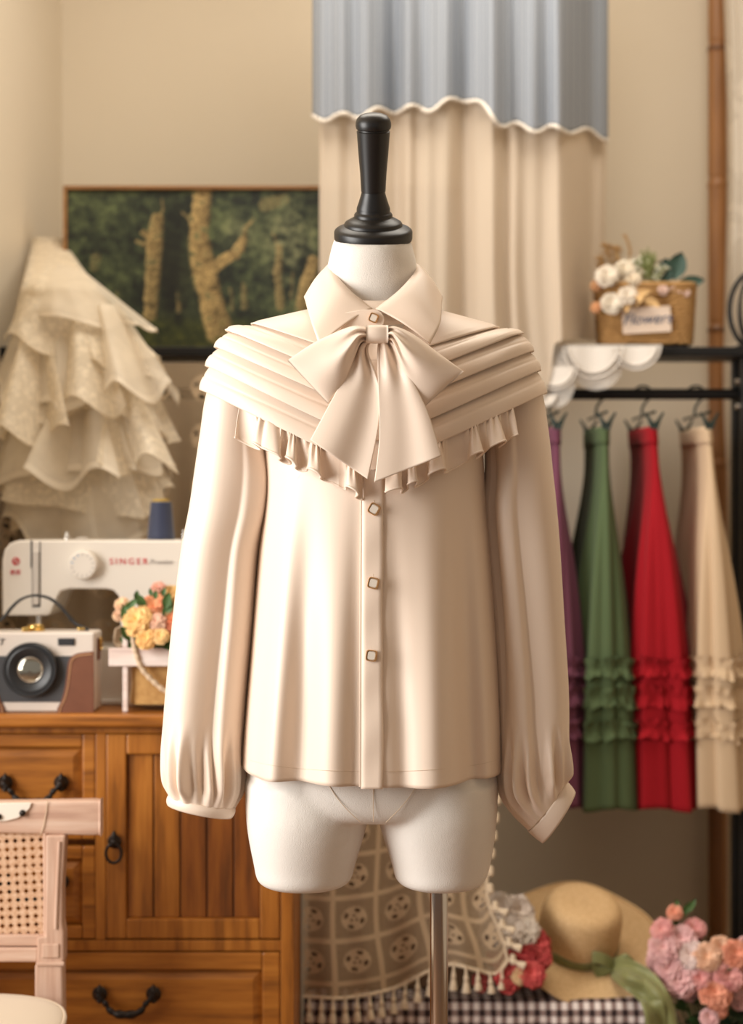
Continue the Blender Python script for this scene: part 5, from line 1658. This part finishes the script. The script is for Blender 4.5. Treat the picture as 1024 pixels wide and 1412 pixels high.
    for px, py, dx in ((940, 1250, .5), (936, 1248, -.2), (946, 1244, .7), (930, 1275, .1)):
        b = MB(); leaf(b, P(px, py+14, y), (dx, -.1, 1), .03, .012, Vector((0, -1, 0))); b.build('leaf', M['leaf'], g, smooth=180)
make_bunches()

# ---------------------------------------------------------------- chair
def make_chair():
    y = .36
    k = (CAM_D+y)/FP
    cx = X(-60, y)
    t = thing('chair', 'whitewashed wooden chair with a cane back panel standing before the cabinet', 'chair', (cx, .1, 0))
    mir = lambda x: 2*cx-x
    # crest rail
    b = MB()
    def rail(u, v):
        a = 2*PI*v; c, s = math.cos(a), math.sin(a)
        x = lerp(mir(X(139, y)), X(139, y), u)
        d = abs(x-cx)/(X(139, y)-cx)
        zt, zb = Z(1106-3*d, y), Z(1151+1*d-4*(1-d), y)
        e = 1-.04*sm(.985, 1, d)
        n = 2/8
        return Vector((x, y+.010-.014*(1-d*d)*0+.016*e*math.copysign(abs(c)**n, c)-.0, (zt+zb)/2+(zt-zb)/2*e*math.copysign(abs(s)**n, s)))
    o, U = 0, 0
    b.grid(lambda u, v: rail(v, u), 40, 40, cu=True); N = 40
    b.cap(0, 40, 0); b.cap(0, 40, 40)
    cr = b.build('crest_rail', M['washed_h'], t, smooth=50, bevel=.003)
    b = MB(); b.tube([P(65, 1104, y-.0075), P(64, 1118, y-.0075), P(60, 1140, y-.0075), P(56, 1150, y-.0075)], .0008, 5); b.build('carved_line', M['seam'], cr)
    # leather label with studs
    b = MB(); pa = [(-60, 1108), (45, 1106), (42, 1114), (36, 1120), (26, 1127), (10, 1131), (-10, 1132), (-60, 1133)]
    b.prism([(X(a, y), Z(c, y)) for a, c in pa], y-.0095, y-.005); lb = b.build('leather_patch', simple('white_leather', sr(232, 220, 206), .5), t, smooth=30, bevel=.001)
    for px, py in ((31, 1121), (-2, 1126), (-40, 1128)):
        b = MB(); b.lathe([(.0052, 0), (.0048, .003), (.0025, .0045), (0, .005)], Matrix.Translation(P(px, py, y-.0095)) @ Matrix.Rotation(PI/2, 4, 'X'), 14); b.build('stud', M['iron'], lb)
    for s in (1, -1):
        g = (lambda x: x) if s > 0 else mir
        b = MB()
        out = [(65, 1150), (92, 1150), (91, 1165), (88, 1220), (88, 1270), (90, 1284), (90, 1320), (88, 1330), (89, 1420), (89, 1480), (50, 1480), (50, 1330), (53, 1325), (53, 1290), (64, 1288)]
        pts = [(g(X(a, y)), max(0.0, Z(c, y))) for a, c in out]
        pts = [(a, (0.0 if abs(c-Z(1480, y)) < 1e-6 else c)) for a, c in pts]
        b.prism(pts, y-.014, y+.020); po = b.build('back_post', M['washed'], t, smooth=0, bevel=.003)
        b = MB(); b.tube([Vector((g(X(a, y)), y-.0145, Z(c, y))) for a, c in ((84, 1158), (82, 1200), (80, 1250), (79, 1278))], .0028, 8); b.build('bead', M['washed'], po)
        b = MB()
        for pc in (1326,): b.span((g(X(52, y)), y-.017, Z(pc+3, y)), (g(X(91, y)), y-.012, Z(pc-3, y)))
        b.build('collar_band', M['washed_h'], po, smooth=0, bevel=.002)
        b = MB()
        xa_, xb_ = sorted((g(X(60, y)), g(X(84, y))))
        b.span((xa_, y-.0165, Z(1318, y)), (xb_, y-.0125, Z(1298, y))); b.build('carved_block', M['washed'], po, smooth=0, bevel=.002)
    xl, xr = mir(X(66, y)), X(66, y)
    b = MB(); b.span((xl, y-.010, Z(1325, y)), (X(54, y), y+.016, Z(1305, y))); b.span((xl, y-.006, Z(1304, y)), (X(64, y), y+.012, Z(1288, y))); b.build('lower_rail', M['washed_h'], t, smooth=0, bevel=.003)
    # cane: octagonal holes on a slanted lattice
    m, nt, bs = newmat('cane')
    u, v = uvxy(nt)
    pit = .0133
    a, c = (u/pit).fr()-.5, (v/pit).fr()-.5
    r = (a*a+c*c).pw(.5)
    hole = r.lt(.235)
    a2, c2 = ((u+v)/pit).fr()-.5, ((u-v)/pit).fr()-.5
    str_ = (a2.abs().gt(.36)).mx(c2.abs().gt(.36)).mx(a.abs().gt(.40)).mx(c.abs().gt(.40))
    n = noisetex(nt, 160, 3)
    base = ramp(nt, n, [(.35, sr(196, 152, 118)), (.65, sr(222, 190, 162))])
    nt.links.new(mixc(nt, str_*.8, sr(186, 142, 106), base), bs.inputs['Base Color']); bs.inputs['Roughness'].default_value = .7
    tr = nt.nodes.new('ShaderNodeBsdfTransparent'); x = nt.nodes.new('ShaderNodeMixShader')
    nt.links.new(hole.k, x.inputs[0]); nt.links.new(bs.outputs[0], x.inputs[1]); nt.links.new(tr.outputs[0], x.inputs[2]); nt.links.new(x.outputs[0], nt.nodes['Material Output'].inputs[0])
    bump(nt, bs, str_, .6, .001)
    b = MB()
    za, zb = Z(1289, y), Z(1148, y)
    xr2 = X(62, y); xl2 = mir(xr2)
    sh = math.sin(-.045)
    b.grid(lambda u, v: Vector((lerp(xl2, xr2, u), y+.002, lerp(za, zb, v))), 4, 4, uvf=lambda u, v: (lerp(xl2, xr2, u)+.05*lerp(za, zb, v), lerp(za, zb, v)-.05*lerp(xl2, xr2, u)))
    b.build('cane_panel', m, t, smooth=0)
    for xx in (X(63, y), mir(X(63, y))):
        b = MB(); b.tube([(xx, y-.004, za), (xx, y-.004, zb)], .0034, 8); b.build('cane_bead', M['washed'], t)
    # seat
    b = MB()
    yf, yb = -.13, .335
    hw = X(92, .2)-cx
    def seat(u, v):
        a = 2*PI*u; c, s = math.cos(a), math.sin(a); n = 2/3.2
        r, z = interp([(0, .97, .395), (.12, 1, .405), (.45, 1.0, .44), (.7, .95, .453), (.9, .55, .462), (1, .02, .466)], v)
        return Vector((cx+hw*r*math.copysign(abs(c)**n, c), (yf+yb)/2+(yb-yf)/2*r*math.copysign(abs(s)**n, s), z))
    o, U = b.grid(seat, 80, 24, cu=True); b.cap(o, U, 0); b.cap(o, U, 24)
    st = b.build('seat_cushion', cloth('seat_linen', sr(202, 184, 160), .85, 500, .6, .2), t, smooth=180)
    b = MB(); b.tube([seat(i/80, .55)*1+Vector((0, 0, .001)) for i in range(80)], .0035, 8, closed=True); b.build('piping', cloth('seat_piping', sr(192, 172, 148), .85, 500, .5, .2), st)
    b = MB(); b.span((cx-hw+.02, yf+.03, .345), (cx+hw-.02, y-.014, .397)); b.build('seat_frame', M['washed_h'], t, smooth=0, bevel=.006)
    for s in (1, -1):
        b = MB(); b.lathe([(.012, 0), (.016, .03), (.022, .2), (.026, .345), (.026, .36)], Matrix.Translation((cx+s*(hw-.045), yf+.06, 0)), 20); b.build('front_leg', M['washed'], t)
make_chair()
# ---------------------------------------------------------------- camera and light
cam = bpy.data.cameras.new('camera'); cam.sensor_fit = 'VERTICAL'; cam.sensor_height = 36; cam.lens = FP/1412*36
co = bpy.data.objects.new('camera', cam); C.objects.link(co)
co.location = (0, -CAM_D, EYE); co.rotation_euler = (PI/2, 0, 0)
cam.clip_start = .1
cam.dof.use_dof = True; cam.dof.focus_distance = CAM_D-.12; cam.dof.aperture_fstop = 3.1; cam.dof.aperture_blades = 0
bpy.context.scene.camera = co
def area(name, loc, tgt, sx, sy, power, col):
    l = bpy.data.lights.new(name, 'AREA'); l.shape = 'RECTANGLE'; l.size = sx; l.size_y = sy; l.energy = power; l.color = col
    o = bpy.data.objects.new(name, l); C.objects.link(o); o.location = loc
    o.rotation_euler = (Vector(tgt)-Vector(loc)).to_track_quat('-Z', 'Y').to_euler()
    return o
area('window_light', (-2.2, -1.0, 1.6), (0, .1, 1.15), 1.4, 1.7, 90, (1, .965, .92))
area('background_fill', (.15, .55, 2.72), (.15, .75, 0), 1.5, .8, 21, (1, .93, .82))  # added fill lamp that brightens the back walls, not a known ceiling fixture
w = bpy.data.worlds.new('world'); bpy.context.scene.world = w; w.use_nodes = True
w.node_tree.nodes['Background'].inputs[0].default_value = (1, .95, .89, 1); w.node_tree.nodes['Background'].inputs[1].default_value = .28
v = bpy.context.scene.view_settings
v.view_transform = 'Standard'; v.look = 'None'; v.gamma = 1; v.use_curve_mapping = False; v.exposure = .09
